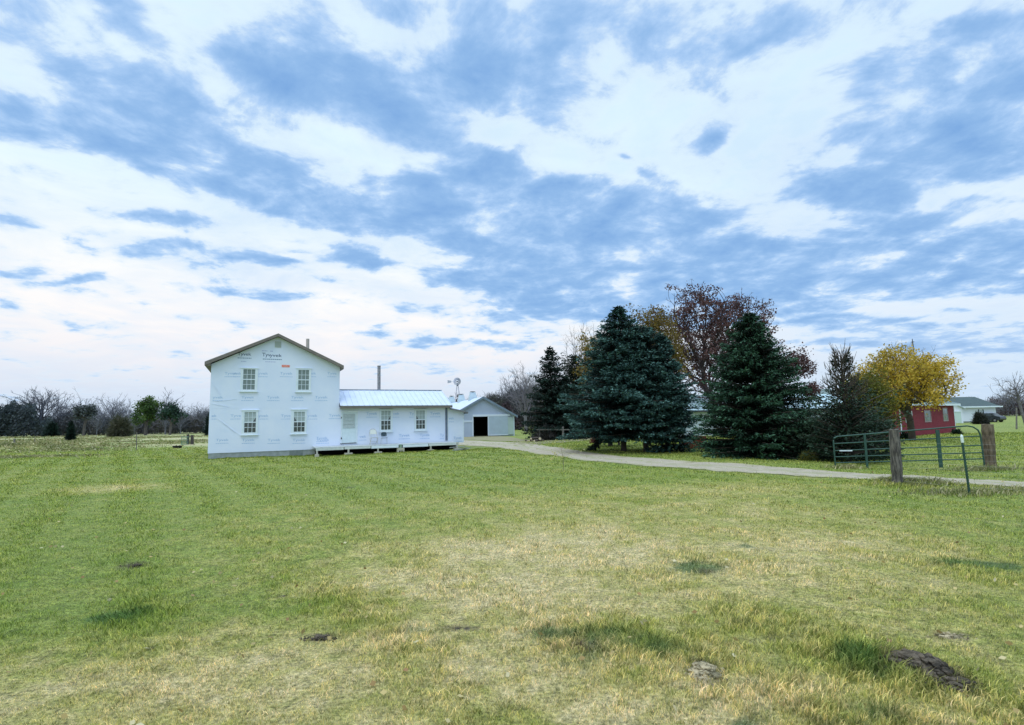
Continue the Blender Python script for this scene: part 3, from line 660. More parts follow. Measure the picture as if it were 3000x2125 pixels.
add(S1, 'yvek', 380, 540, 95); add(S1, 'yvek', 675, 540, 118); add(S1, 'ek', 1306, 540, 58)
for x in (475, 778, 1065, 1350): add(S1, 'Tyvek', x, 825, 152)
add(S1, 'yvek', 135, 825, 122)
add(S1, 'ek', 122, 1045, 60); add(S1, 'Tyve', 345, 1045, 125); add(S1, 'yvek', 680, 1045, 118); add(S1, 'Tyve', 945, 1045, 115); add(S1, 'yvek', 1262, 1045, 118); add(S1, 'Tyvek', 1515, 1040, 140)
for x in (172, 482, 787, 1083, 1368): add(S1, 'Tyvek', x, 1335, 152)
kz = dict(bpx=48, hpx=34)
add(S2, 'Tyvek', 795, 742, 145, **kz); add(S2, 'vek', 1152, 742, 85, **kz); add(S2, 'Ty', 1372, 742, 60, **kz); add(S2, 'Tyvek', 1650, 738, 142, **kz); add(S2, 'vek', 1902, 805, 72, **kz)
add(S2, 'vek', 700, 1050, 92, **kz); add(S2, 'Tyvek', 1230, 1035, 150, **kz); add(S2, 'Tyvek', 1512, 1030, 135, **kz); add(S2, 'Ty', 1782, 1030, 56, **kz); add(S2, 'Tyvek', 1968, 1068, 112, **kz); add(S2, 'Tyvek', 122, 1072, 150, **kz)
print_mesh(P_, 'wrap_print', pale)
PRT.append((bars.v, bars.f, pale))
D_ = []; dbar = MB()
a = S1(430, 330); b = S1(592, 330); c = S1(430, 293); D_.append(('Tyvek', a[0], a[1], b[0] - a[0], c[1] - a[1]))
a = S1(722, 342); b = S1(800, 342); c = S1(722, 298); D_.append(('Tyv', a[0], a[1], b[0] - a[0] + .1, c[1] - a[1]))
a = S1(800, 346); b = S1(957, 346); c = S1(800, 308); D_.append(('yvek', a[0] + .06, a[1], b[0] - a[0] - .06, c[1] - a[1]))
print_mesh(D_, 'wrap_print', dark_ink)
a = S1(430, 366); b = S1(596, 366); bar(a[0], a[1], b[0] - a[0], .05, dbar); a = S1(730, 380); b = S1(958, 380); bar(a[0], a[1], b[0] - a[0], .055, dbar)
PRT.append((dbar.v, dbar.f, mat('wrap_ink_mid', (.20, .30, .42), None, rough=.6)))
pb = MB(); a = S1(720, 280); bar(a[0], a[1], .3, .035, pb); a = S1(820, 286); bar(a[0], a[1], .14, .05, pb); a = S1(470, 405); bar(a[0], a[1], .3, .03, pb); a = S1(760, 410); bar(a[0], a[1], .6, .03, pb)
PRT.append((pb.v, pb.f, mid_ink))
a = S1(955, 472); b = S1(1052, 446); tg = MB().box(a[0], -.008, a[1], b[0], -.001, b[1]).build('orange_tag', redm, house)

mats_ = [wrap]; fi = [0] * len(wallmb.f)
for (V, F, m_) in PRT:
    if m_ not in mats_: mats_.append(m_)
    n = len(wallmb.v); wallmb.v += list(V); wallmb.f += [tuple(n + i for i in q) for q in F]; fi += [mats_.index(m_)] * len(F)
wall_o = wallmb.build('wall', mats_, house); wall_o.data.polygons.foreach_set('material_index', fi)

# ------------------------------------------------------------------ deck on block piers
dk0 = G(929, 1343); dk1 = G(1337, 1326)
def hu(P): d = P - HF.o; return d @ HF.D, d @ HF.N
v0 = hu(dk0)[1]; v1 = hu(dk1)[1]; DV = -1.55
def fz(px, py, y=DV): return HF.uz(px, py, y)
T0 = fz(*z2(110, 1185)); T1 = fz(*z2(2040, 1140)); zt = (T0[1] + T1[1]) / 2; du0, du1 = T0[0], T1[0]
bz = (fz(*z2(160, 1232))[1] + fz(*z2(1600, 1195))[1]) / 2
deck = thing('porch_deck', 'long low unroofed wooden deck along the front of the house wing', 'deck', hloc(du0, DV), HF.phi)
LW = du1 - du0
b = MB(); nb = 11
for i in range(nb):
    yy = .03 + (-DV - .06) * i / nb; b.box(-.03, yy, zt - .035, LW + .03, yy + (-DV - .06) / nb - .008, zt)
b.build('deck_board', boardm, deck)
joint = [f_[0] - du0 for f_ in (fz(*z2(497, 1200)), fz(*z2(857, 1200)), fz(*z2(1232, 1180)), fz(*z2(1282, 1180)), fz(*z2(1632, 1180)))]
edges = [0] + joint + [LW]; cols_ = [0, 1, 2, None, 2, 1]
fm_ = [mat('rim_pale', (.60, .64, .62), (.5, .54, .52), 5), mat('rim_offwhite', (.66, .70, .68), (.58, .62, .60), 4), mat('rim_white', (.74, .82, .88), (.7, .78, .84), 4)]
for i in range(6):
    if cols_[i] is None: continue
    MB().box(edges[i] + .02, 0, bz + .02 * (i % 2), edges[i + 1] - .02, .035, zt - .04).build('rim_board', fm_[cols_[i]], deck)
for jx in np.arange(.5, LW, 1.0): MB
jm = MB()
for jx in np.arange(.4, LW, .8): jm.box(jx, .04, bz + .02, jx + .04, -DV - .05, zt - .037)
jm.build('joist', postm, deck)
posts = [(133, 1235, 20, 0), (556, 1228, 20, 1), (953, 1218, 16, 2), (1256, 1160, 30, 3), (1662, 1190, 18, 4), (2014, 1140, 20, 5)]
blk_b = [1345, 1335, 1315, 1300, 1278, 1272]; blk_t = [1290, 1280, 1262, 1205, 1238, 1222]; blk_w = [44, 98, 95, 92, 88, 88]
names6 = ['first concrete pier block from the left under the deck corner beside the foundation', 'second concrete pier block from the left under the wooden deck', 'third pier block from the left under the deck in front of the chairs',
          'tallest tan pier block under the greenish patch of the deck rim', 'fifth pier block from the left with two open legs under the deck', 'rightmost pier block under the far end of the deck']
pierm = mat('pier_block', (.50, .47, .38), (.40, .38, .31), 6, rough=.95, bump=.3)
for (px, py, w, i) in posts:
    u = fz(*z2(px, 1200))[0] - du0; zb = max(fz(*z2(px, blk_t[i]))[1], .12); hw = w / 4.586 / 1561 * 34 / 2
    MB().box(u - hw, -.012, zb, u + hw, .11, (bz + .02) if i not in (3, 5) else zt - .002).build('post', mat('green_board', (.27, .36, .28), (.2, .3, .22), 5) if i == 3 else postm, deck)
    W = blk_w[i] / 4.586 / 1561 * 34; P = hloc(du0 + u, DV - .1)
    k = MB(); g = hgt(P[0], P[1])
    zt_ = zb - g
    hb = zt_ * .45
    if i == 4:
        k.box(-W / 2, 0, 0, -W / 2 + .07, .3, zt_ * .9); k.box(W / 2 - .07, 0, 0, W / 2, .3, zt_ * .9); k.box(-W / 2 + .07, .001, zt_ * .6, W / 2 - .07, .299, zt_ - .001); k.box(-.05, 0.002, 0.05, .05, .298, zt_ * .6)
    elif i == 0: k.box(-W / 2, 0, 0, W / 2, .3, zt_)
    else:
        k.box(-W / 2, 0, -.05, -W / 2 + .09, .3, hb); k.box(W / 2 - .09, 0, -.05, W / 2, .3, hb); k.box(-W / 2, 0, hb, W / 2, .3, zt_); k.box(-.045, .04, 0, .045, .28, hb)
    k.build('concrete_block', pierm, None, P + np.array([0, 0, g])).rotation_euler = (0, 0, HF.phi)
    tag(C.objects[-1] if False else [o for o in C.objects if o.name.startswith('concrete_block')][-1], names6[i], 'block', 'pier blocks under the deck')
# loose boards at the deck end
sb = thing('scrap_lumber', 'small heap of grey scrap boards on the grass past the right end of the deck', 'lumber', G(1352, 1322))
gr = mat('grey_board', (.2, .22, .2), (.34, .36, .33), 6)
for (a, b) in (((-.6, 0, .05), (.5, .1, .12)), ((-.5, .2, .1), (.6, -.1, .2)), ((-.1, .3, .05), (.35, -.3, .24)), ((-.8, .3, .22), (.2, .2, .3))): MB().beam(a, b, .14, .04).build('board', gr, sb)

# chairs on the deck, backs to the house wall
def cyl(nm, pts, r, m, par): return MB().tube(pts, r, 8).build(nm, m, par)
cm = mat('beige_steel', (.50, .51, .47), (.44, .45, .42), 5, rough=.5)
cu_ = fz(*z2(893, 1150), -.55)[0]
ch = thing('folding_chair', 'larger beige metal folding chair standing on the deck by the door', 'chair', hloc(cu_, -.7, zt), HF.phi + .06, None)
H = 1.02; W = .46
fr = MB()
arc = [(-W/2, 0, 0), (-W/2 + .005, .30, .80)] + [(-W/2 + .02 + (W - .04) * (.5 - .5 * math.cos(a)), .34, .84 + .17 * math.sin(a)) for a in np.linspace(.25, math.pi - .25, 7)] + [(W/2 - .005, .30, .80), (W/2, 0, 0)]
fr.tube(arc, .016, 8); fr.build('frame', cm, ch)
MB().slab((-W/2 + .03, .235, .66), (W/2 - .03, .235, .66), (W/2 - .06, .33, .95), (-W/2 + .06, .33, .95), .02).build('backrest', mat('beige_panel', (.64, .66, .60), rough=.5), ch)
MB().slab((-W/2 + .03, -.18, .44), (W/2 - .03, -.18, .44), (W/2 - .03, .2, .42), (-W/2 + .03, .2, .42), .025).build('seat', cm, ch)
for s in (-1, 1): cyl('leg', [(s * (W/2 - .025), .36, 0), (s * (W/2 - .025), -.15, .44)], .013, cm, ch)
MB().tube([(-W/2 + .03, .09, .2), (W/2 - .03, .09, .2)], .01, 6).tube([(-W/2 + .03, .27, .09), (W/2 - .03, .27, .09)], .01, 6).build('crossbar', cm, ch)
cu2 = fz(*z2(1030, 1150), -.55)[0]
c2 = thing('child_chair', 'smaller chair with a dark plastic back and thin metal legs on the deck', 'chair', hloc(cu2, -.65, zt), HF.phi - .05)
navy = mat('navy_plastic', (.03, .055, .075), (.05, .08, .1), 4, rough=.45); chrome = mat('chrome_leg', (.55, .6, .65), rough=.3, metal=.6)
bk = MB(); n_ = 9; rows = [(.50, .17, .16), (.60, .18, .19), (.72, .17, .21), (.78, .10, .22)]
for (zz_, hw, yy) in rows:
    for i in range(n_): a = -1 + 2 * i / (n_ - 1); bk.v.append((a * hw, yy - .05 * a * a, zz_)); 
for r_ in range(3):
    for i in range(n_ - 1): q = r_ * n_ + i; bk.f.append((q, q + 1, q + n_ + 1, q + n_))
m0 = len(bk.v); bk.v += [(x, y + .012, z) for x, y, z in bk.v[:m0]]; bk.f += [tuple(m0 + i for i in q[::-1]) for q in bk.f]
bk.build('backrest', navy, c2)
MB().slab((-.19, -.2, .41), (.19, -.2, .41), (.18, .16, .39), (-.18, .16, .39), .02).build('seat', navy, c2)
for sx_ in (-1, 1):
    cyl('leg', [(sx_ * .2, -.22, 0), (sx_ * .15, -.12, .40)], .011, chrome, c2); cyl('leg', [(sx_ * .21, .22, 0), (sx_ * .15, .1, .40), (sx_ * .13, .17, .6)], .011, chrome, c2)

def gable_ends(m, x0, x1, y0, ym, y1, z0, z1):
    for (a, b) in ((x0, x0 + .1), (x1 - .1, x1)):
        n = len(m.v); m.v += [(a, y0, z0), (a, ym, z1), (a, y1, z0), (b, y0, z0), (b, ym, z1), (b, y1, z0)]
        m.f += [(n, n + 2, n + 1), (n + 3, n + 4, n + 5), (n, n + 1, n + 4, n + 3), (n + 1, n + 2, n + 5, n + 4)]
# ------------------------------------------------------------------ barn
BR = G(1507.5, 1277); BPHI = .275
BF0 = Frame(BR, BPHI)
def z8(x, y): return 1260 + x / 8.121, 1100 + y / 8.12
# make the wall frame start at its left corner: the gable is symmetric about its peak
pk = BF0.uz(*z8(1255, 512)); rtip = BF0.uz(*z8(2038, 925), -.3)
half = -pk[0]; BW = 2 * half
BO = BR - BF0.D * BW; BO[2] = 0; BF = Frame(BO, BPHI); bf = BF.uz
barn = thing('barn', 'pale blue grey metal sided barn with a dark open sliding doorway and three roof ventilators', 'barn', BO, BPHI)
siding = mat('barn_siding', (.43, .51, .62), (.40, .47, .58), 1.2, rough=.5, spec=.4)
btrim = mat('barn_trim', (.62, .70, .78), None, rough=.5)
bpk = bf(*z8(1255, 512)); bev = bf(*z8(2038, 935), -.3)[1]; slope = (bpk[1] - bev) / (bf(*z8(2038, 925), -.3)[0] - bpk[0]); wz = bpk[1] - slope * half - .05
BL = 26.0
d0 = bf(*z8(1030, 985)); d1 = bf(*z8(1378, 1438)); 
D0, D1, DZ = d0[0], d1[0], d0[1]
m = MB()
m.prism([(0, 0), (D0, 0), (D0, DZ), (D1, DZ), (D1, 0), (BW, 0), (BW, wz), (half, bpk[1] - .08), (0, wz)], 0, .12)
m.box(0, .12, 0, .12, BL, wz); m.box(BW - .12, .12, 0, BW, BL, wz); m.box(.12, BL - .12, 0, BW - .12, BL, wz)
for i in range(int(BW / .3)):
    x = .15 + i * .3
    if not (D0 - .1 < x < D1 + .1): m.box(x, -.015, .02, x + .03, 0, min(wz, wz) if True else 0)
    zt2 = wz + slope * min(x, BW - x) - .1
    m.box(x, -.0145, max(DZ + .35, 0) if D0 - .1 < x < D1 + .1 else wz, x + .03, 0, max(zt2, wz + .01))
m.build('wall', siding, barn)
r = MB(); ov = .35
zl = bpk[1] - slope * (half + ov)
r.slab((-ov, -.3, zl), (half, -.3, bpk[1] + .02), (half, BL + .3, bpk[1] + .02), (-ov, BL + .3, zl), -.06)
r.slab((half, -.3, bpk[1] + .02), (BW + ov, -.3, zl), (BW + ov, BL + .3, zl), (half, BL + .3, bpk[1] + .02), -.06)
broof = r.build('roof', mat('barn_roof', (.60, .67, .80), (.56, .62, .75), 1.5, rough=.4, spec=.5), barn)
rk = MB()
for s_ in (-1, 1):
    xe = half + s_ * (half + ov)
    rk.slab((half, -.33, bpk[1] - .24), (xe, -.33, zl - .24), (xe, -.33, zl + .03), (half, -.33, bpk[1] + .05), .02 * s_)
rk.build('rake_board', mat('barn_rake', (.19, .25, .31), (.16, .21, .26), 3), broof)
# ventilators along the ridge
vm_ = mat('ventilator_metal', (.50, .60, .66), (.44, .54, .60), 3, rough=.45)
for cx_, top_ in ((1011, 385), (742, 445), (512, 490)):
    yb_ = min(np.arange(.5, BL - 1, .1), key=lambda yy: abs(bf(*z8(cx_, 560), yy)[0] - half))
    zt3 = bf(*z8(cx_, top_), yb_)[1]; z0 = bpk[1] - .25; Hh = zt3 - z0
    v = MB(); w1_, w2_ = .50, .30
    n = len(v.v)
    for (w, z) in ((w1_, z0), (w1_ * .98, z0 + Hh * .35), (w2_ * 1.15, z0 + Hh * .8), (w2_ * 1.15, zt3 - .12)):
        v.v += [(half - w, yb_ - w, z), (half + w, yb_ - w, z), (half + w, yb_ + w, z), (half - w, yb_ + w, z)]
    for k in range(3):
        for j in range(4): v.f.append((n + k * 4 + j, n + k * 4 + (j + 1) % 4, n + k * 4 + 4 + (j + 1) % 4, n + k * 4 + 4 + j))
    v.f.append((n + 12, n + 13, n + 14, n + 15))
    vo = v.build('ventilator', vm_, barn)
    MB().box(half - .3, yb_ - .3, zt3 - .06, half + .3, yb_ + .3, zt3).box(half - .12, yb_ - .12, zt3 - .12, half + .12, yb_ + .12, zt3 - .06).build('cap', darkm, vo)
tr0 = bf(*z8(1010, 985)); tr1 = bf(*z8(1890, 945))
MB().box(tr0[0], -.16, DZ + .0, tr1[0], -.02, DZ + .26).build('door_track', btrim, barn)
lt = bf(*z8(810, 1120)); l2 = bf(*z8(1020, 1085)); MB().box(lt[0] - 3, -.04, lt[1], D0, 0, lt[1] + .22).build('trim_band', btrim, barn)
e = bf(*z8(1850, 1430))[0]
sd_ = MB().box(D1, -.14, .16, e, -.05, DZ - .01)
for i in range(9): x = D1 + .1 + i * (e - D1 - .2) / 8; sd_.box(x, -.155, .17, x + .03, -.14, DZ - .02)
sdo = sd_.build('sliding_door', mat('barn_door', (.42, .52, .60), (.39, .48, .55), 2, rough=.5), barn)
MB().box(D1, -.17, .1, e, -.15, .22).box(D1 - .01, -.17, .22, D1 + .12, -.15, DZ - .02).build('door_trim', btrim, sdo)
MB().box(e + .02, -.12, .16, BW - .15, -.04, DZ - .12).build('sliding_door', mat('barn_door_green', (.44, .54, .52), (.40, .50, .47), 2, rough=.5), barn)
MB().box(D0 - .14, -.03, 0, D0, 0, DZ).build('door_jamb', btrim, barn); MB().box(BW - .14, -.03, 0, BW + .01, -.0, wz).build('corner_trim', btrim, barn)
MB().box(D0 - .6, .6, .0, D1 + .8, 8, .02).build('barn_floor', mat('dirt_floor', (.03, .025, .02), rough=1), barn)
a = bf(*z8(1195, 1050), 3); b = bf(*z8(1255, 1130), 3); c_ = bf(*z8(1320, 1050), 3)
MB().box(.3, 8, 0, BW - .3, 8.1, wz).build('doorway_dark_sheet', mat('doorway_black', (.012, .012, .012), rough=1), barn)  # near-black sheet gives the open doorway its interior darkness

# windmill behind the barn
WMD = 118.0
def z8at(x, y, Y=WMD): return at(*z8(x, y), Y)
hub = z8at(652, 150)
wm = thing('windmill', 'small multi bladed farm windmill on a slim steel tower behind the barn', 'windmill', (hub[0], hub[1], 0), -.15)
steel = mat('windmill_steel', (.46, .48, .58), (.38, .40, .50), 4, rough=.6)
hz = hub[2]; tw = MB()
for sx_ in (-1, 1):
    for sy_ in (-1, 1): tw.tube([(sx_ * 1.25, sy_ * 1.25, 0), (sx_ * .1, sy_ * .1, hz - .5)], [.045, .035], 5)
for i in range(7):
    z = 1.2 + i * 1.35; k = 1.25 - (1.15) * z / (hz - .5)
    z2_ = z + 1.35; k2 = 1.25 - 1.15 * z2_ / (hz - .5)
    if z2_ > hz - .4: break
    for (p, q) in (((-k, -k), (k, -k)), ((k, -k), (k, k)), ((k, k), (-k, k)), ((-k, k), (-k, -k))):
        tw.beam((*p, z), (*q, z), .03, .03)
        tw.beam((*p, z), (q[0] * k2 / k, q[1] * k2 / k, z2_), .015, .015)
tw.build('tower', steel, wm)
wh = MB(); RW = abs(z8at(652, 60)[2] - hub[2]) * 1.02
for i in range(18):
    a = 2 * math.pi * i / 18; ca, sa = math.cos(a), math.sin(a); w = .115
    def q(r_, o): return (ca * r_ - sa * o, -.35 - o * .5, sa * r_ + ca * o + hz)
    n = len(wh.v); wh.v += [q(RW * .38, -w * .5), q(RW, -w), q(RW, w), q(RW * .38, w * .5)]; wh.v += [(x, y - .012, z) for x, y, z in wh.v[-4:]]
    wh.f += [(n, n + 1, n + 2, n + 3), (n + 7, n + 6, n + 5, n + 4), (n, n + 4, n + 5, n + 1), (n + 2, n + 6, n + 7, n + 3)]
    wh.beam((0, -.35, hz), (ca * RW * .9, -.35, hz + sa * RW * .9), .02, .02, up=(0, 1, 0))
for rr in (.4, .85):
    ring = [(math.cos(a) * RW * rr, -.37, hz + math.sin(a) * RW * rr) for a in np.linspace(0, 2 * math.pi, 25)]; wh.tube(ring, .014, 4, cap=False)
who = wh.build('wheel', steel, wm)
MB().tube([(0, -.45, hz), (0, .2, hz)], .12, 10).build('hub', darkm, who)
tl = MB().beam((0, 0, hz), (-1.9, .3, hz + .06), .05, .05); tl.prism([(-2.35, hz - .28), (-1.5, hz - .14), (-1.5, hz + .26), (-2.35, hz + .42)], .28, .30); tl.build('tail_vane', steel, wm)
MB().box(-.13, -.13, hz - 1.0, .13, .13, hz - .35).build('gearbox', darkm, wm)

# ------------------------------------------------------------------ red shed with white trim
def z6(x, y): return 2340 + x / 3.3833, 980 + y / 3.3833
def zr(x, y): return 2600 + x / 5.7325, 1080 + y / 5.7333
A = G(2641, 1281); B = G(2801, 1266)
SPHI = math.atan2(B[1] - A[1], B[0] - A[0]); SF = Frame(A, SPHI); sf = SF.uz; SW = float(np.hypot(B[0] - A[0], B[1] - A[1]))
shed = thing('red_shed', 'low red sided shed with white eave board and three windows behind the golden maple', 'shed', A, SPHI)
red = mat('red_siding', (.29, .045, .065), (.22, .035, .05), 2.5, rough=.7, stretch=(3, 1, .5))
sz = sf(*zr(1100, 622))[1]
m = MB().box(0, 0, 0, SW, 3.8, sz); gable_ends(m, 0, SW, 0, 1.9, 3.8, sz, sz + .72)
for i in range(int(SW / .2)): m.box(.05 + i * .2, -.016, .02, .08 + i * .2, 0, sz - .02)
m.build('wall', red, shed)
MB().box(-.02, -.03, 0, .2, -.017, sz).build('corner_board', trimw, shed); MB().box(SW - .1, -.03, 0, SW + .02, -.017, sz).build('corner_board', trimw, shed)
r0 = sf(*zr(760, 600), -.4); r1 = sf(*zr(1300, 600), -.4)
MB().box(-.4, -.45, sz - .02, SW + .5, -.40, sz + .17).build('fascia_board', trimw, shed)
MB().slab((-.4, -.4, sz + .14), (SW + .5, -.4, sz + .14), (SW + .5, 1.9, sz + .75), (-.4, 1.9, sz + .75), .06).slab((-.4, 1.9, sz + .75), (SW + .5, 1.9, sz + .75), (SW + .5, 4.2, sz + .14), (-.4, 4.2, sz + .14), .06).build('roof', mat('green_grey_shingle', (.15, .21, .21), (.11, .16, .16), 6, rough=.9), shed)
for (x0, y0, x1, y1, wht) in ((285, 715, 420, 905, 1), (605, 700, 735, 900, 0), (915, 660, 1020, 885, 0)):
    a = sf(*zr(x0, y0)); b = sf(*zr(x1, y1)); U0, U1, Z0, Z1 = a[0], b[0], b[1], a[1]; t_ = .09
    wmx = trimw if wht else mat('pinkish_trim', (.36, .27, .27), (.3, .22, .22), 5)
    o = MB().box(U0, -.045, Z0, U0 + t_, 0, Z1).box(U1 - t_, -.045, Z0, U1, 0, Z1).box(U0 + t_, -.045, Z0, U1 - t_, 0, Z0 + t_).box(U0 + t_, -.045, Z1 - t_, U1 - t_, 0, Z1).box(U0 + t_, -.035, (Z0 + Z1) / 2 - .03, U1 - t_, 0, (Z0 + Z1) / 2 + .03).build('window', wmx, shed)
    MB().box(U0 + t_, -.025, Z0 + t_, U1 - t_, -.018, Z1 - t_).build('pane', mat('shed_glass', (.06, .08, .11), (.16, .20, .26), 1.2, rough=.12, spec=.9), o)
    if wht: MB().box(U0 + t_, -.03, Z0 + t_ + .1, U1 - t_, -.0255, Z1 - t_).build('curtain', curt, o)

# white ranch house with the dark hipped roof
HY0 = G(2921, 1237); hyd = HY0[1]
def hx(px, py, Y): return at(px, py, Y)
RPHI = .06; RW_ = 9.6 * hyd / 95
RO = HY0 - np.array([math.cos(RPHI), math.sin(RPHI), 0]) * RW_; RF = Frame(RO, RPHI); rf_ = RF.uz
def zq(x, y): return 2800 + x / 7.38, 1080 + y / 7.38
vinyl = mat('white_vinyl', (.74, .78, .86), (.70, .74, .82), 2, rough=.55, stretch=(1, 1, 12))
ranch = thing('ranch_house', 'white single storey house with dark hipped roof and paired dark shutters in the background', 'house', RO, RPHI)
rz_ = rf_(*zq(560, 838))[1]; rtop = rf_(*zq(400, 612), 4.2)[1]; rrid = rf_(*zq(408, 612), 4.2)[0]
LX = rf_(*zq(215, 900))[0]
MB().box(LX - 4, 0, 0, RW_, 8.4, rz_).build('wall', vinyl, ranch)
o_ = .55; rr = MB()
zr0 = rz_ - .02; x0 = LX - 10; x1 = RW_ + o_ + .2
Aq, Bq, Cq, Dq = (x0, -o_, zr0), (x1, -o_, zr0), (x1, 8.4 + o_, zr0), (x0, 8.4 + o_, zr0); E1, E0 = (rrid, 4.2, rtop), (x0 + 4, 4.2, rtop)
rr.v += [Aq, Bq, Cq, Dq, E0, E1]; rr.f += [(0, 1, 5, 4), (1, 2, 5), (2, 3, 4, 5), (3, 0, 4), (3, 2, 1, 0)]
rro = rr.build('roof', mat('dark_shingle', (.075, .105, .105), (.055, .08, .08), 3, rough=.9), ranch)
MB().box(x0, -o_ - .03, zr0 - .02, x1 + .02, -o_ + .0, zr0 + .2).build('fascia_board', trimw, rro)
MB().box(x0 + 9.2, 3.9, rtop - .3, x0 + 9.8, 4.5, rtop + .55).build('chimney', mat('brown_brick', (.16, .12, .09), (.2, .15, .12), 8), rro)
# wing with garage door
wf = -3.2
gx0 = rf_(*zq(-330, 900), wf)[0]; gx1 = rf_(*zq(160, 1100), wf)[0]; gzt = rf_(*zq(150, 850), wf)[1]
pkx = (gx0 + gx1) / 2; pkz = gzt + .9
MB().prism([(gx0, 0), (gx1, 0), (gx1, gzt), (pkx, pkz), (gx0, gzt)], wf, -.02).build('garage_wall', vinyl, ranch)
gr_ = MB(); gr_.slab((gx0 - .4, wf - .3, gzt - .1), (pkx, wf - .3, pkz + .06), (pkx, 2, pkz + .06), (gx0 - .4, 2, gzt - .1), -.08); gr_.slab((pkx, wf - .3, pkz + .06), (gx1 + .4, wf - .3, gzt - .1), (gx1 + .4, 2, gzt - .1), (pkx, 2, pkz + .06), -.08); gr_.build('garage_roof', roofm, ranch)
gd0 = rf_(*zq(-60, 940), wf); gd1 = rf_(*zq(128, 1175), wf)
gd = MB().box(gd0[0], wf - .04, 0.02, gd1[0], wf - .005, gd0[1])
for i in range(1, 4): gd.box(gd0[0], wf - .045, gd0[1] * i / 4, gd1[0], wf - .04, gd0[1] * i / 4 + .03)
gd.build('garage_door', mat('pale_green_door', (.52, .63, .58), None, rough=.6), ranch)
MB().box(gd0[0] - .1, wf - .1, gd0[1], gd1[0] + .05, wf - .005, gd0[1] + .14).build('garage_trim', trimw, ranch)
w0 = rf_(*zq(520, 890)); w1 = rf_(*zq(568, 995))
wo_ = MB().box(w0[0], -.05, w1[1], w1[0], 0, w0[1]).build('window', trimw, ranch)
MB().box(w0[0] + .08, -.06, w1[1] + .08, w1[0] - .08, -.05, w0[1] - .08).build('pane', glass, wo_)
for (xa, xb) in ((480, 512), (575, 607)):
    a = rf_(*zq(xa, 885)); b = rf_(*zq(xb, 995)); MB().box(a[0], -.05, b[1], b[0], 0, a[1]).build('shutter', mat('shutter_green', (.04, .06, .06), None, rough=.7), ranch)
MB().box(LX - 4, -.03, 0, RW_, -.005, .22).build('base_band', mat('grey_base', (.16, .19, .17), None, rough=.9), ranch)

# long pale shed behind the spruces, and the grey roof past it
A = np.array([*at(1930, 1240, 52)[:2], 0]); B = np.array([*at(2560, 1240, 60)[:2], 0])
LP = math.atan2(B[1] - A[1], B[0] - A[0]); LF = Frame(A, LP); lf = LF.uz; LWd = float(np.hypot(*(B - A)[:2]))
longs = thing('machine_shed', 'long white sided shed with pale metal roof seen in the gaps between the spruces', 'shed', A, LP)
def z5(x, y): return 2300 + x / 6.245, 1120 + y / 6.245
lz = lf(*z5(430, 512))[1]; lr = lf(*z5(480, 232), 4.5)[1]
m = MB().box(0, 0, 0, LWd, 9, lz); gable_ends(m, 0, LWd, 0, 4.5, 9, lz, lr - .03)
for i in range(int(LWd / .6)): m.box(i * .6 + .1, -.02, 0, i * .6 + .14, 0, lz)
m.build('wall', mat('shed_white', (.58, .66, .68), (.52, .60, .62), 1.2, rough=.5), longs)
lro = MB().slab((-.4, -.5, lz + .12), (LWd + .4, -.5, lz + .12), (LWd + .4, 4.5, lr), (-.4, 4.5, lr), .05).slab((-.4, 4.5, lr), (LWd + .4, 4.5, lr), (LWd + .4, 9.5, lz + .12), (-.4, 9.5, lz + .12), .05).build('roof', mat('aqua_metal_roof', (.50, .66, .70), (.46, .61, .66), 1, rough=.4, spec=.5), longs)
MB().box(-.4, -.55, lz - .02, LWd + .4, -.45, lz + .14).build('gutter', darkm, lro)
A2 = at(2300, 1160, 92); A2[2] = 0
g2 = thing('grey_barn', 'distant barn showing only a grey green roof above the long pale shed', 'barn', A2, .05)
t0_ = at(2345, 1141, 97)[2]; t1_ = at(2345, 1158, 92)[2]
MB().box(0, 0, 0, 11.5, 10, t1_).build('wall', vinyl, g2)
MB().slab((-.4, -.3, t1_), (12, -.3, t1_), (11.2, 5, t0_), (.4, 5, t0_), .06).slab((.4, 5, t0_), (11.2, 5, t0_), (12, 10.3, t1_), (-.4, 10.3, t1_), .06).build('roof', mat('grey_green_roof', (.16, .21, .20), (.12, .16, .15), 2), g2)

# ------------------------------------------------------------------ gate, posts, fences
green = mat('gate_green', (.012, .050, .036), (.022, .075, .055), 3, rough=.45, spec=.5)
def z7(x, y): return 2380 + x / 3.6984, 1220 + y / 3.7
def zg(x, y): return z7(x, y)
gA = G(*zg(250, 560)); gB = G(*zg(1858, 560))
GP = math.atan2(gB[1] - gA[1], gB[0] - gA[0]); GF = Frame(gA, GP); gf_ = GF.uz
gate = thing('farm_gate', 'green tubular steel farm gate standing open beyond the gravel drive', 'gate', gA + np.array([0, 0, hgt(gA[0], gA[1])]), GP)
tl_ = gf_(*zg(232, 215)); tr_ = gf_(*zg(1835, 95)); GW = gf_(*zg(1850, 400))[0]; GL0 = gf_(*zg(238, 400))[0]
bars_y = [(292, 208), (368, 308), (435, 388), (500, 455)]
topl, topr = tl_[1], gf_(*zg(1780, 97))[1]
rr_ = .32
fr = [(GL0, 0, gf_(*zg(250, 545))[1]), (GL0, 0, topl - .16), (GL0 + .03, 0, topl - .06), (GL0 + .14, 0, topl), (GW - .4, 0, topr), (GW - .22, 0, topr - .04), (GW - .08, 0, topr - .15), (GW - .02, 0, topr - .32), (GW, 0, gf_(*zg(1855, 535))[1])]
MB().tube(fr, .026, 10).build('frame', green, gate)
for (yl, yr) in bars_y:
    MB().tube([(GL0, 0, gf_(*zg(245, yl))[1]), (GW - .01, 0, gf_(*zg(1835, yr))[1])], .020, 8).build('rail', green, gate)
zlow = gf_(*zg(640, 570))[1]
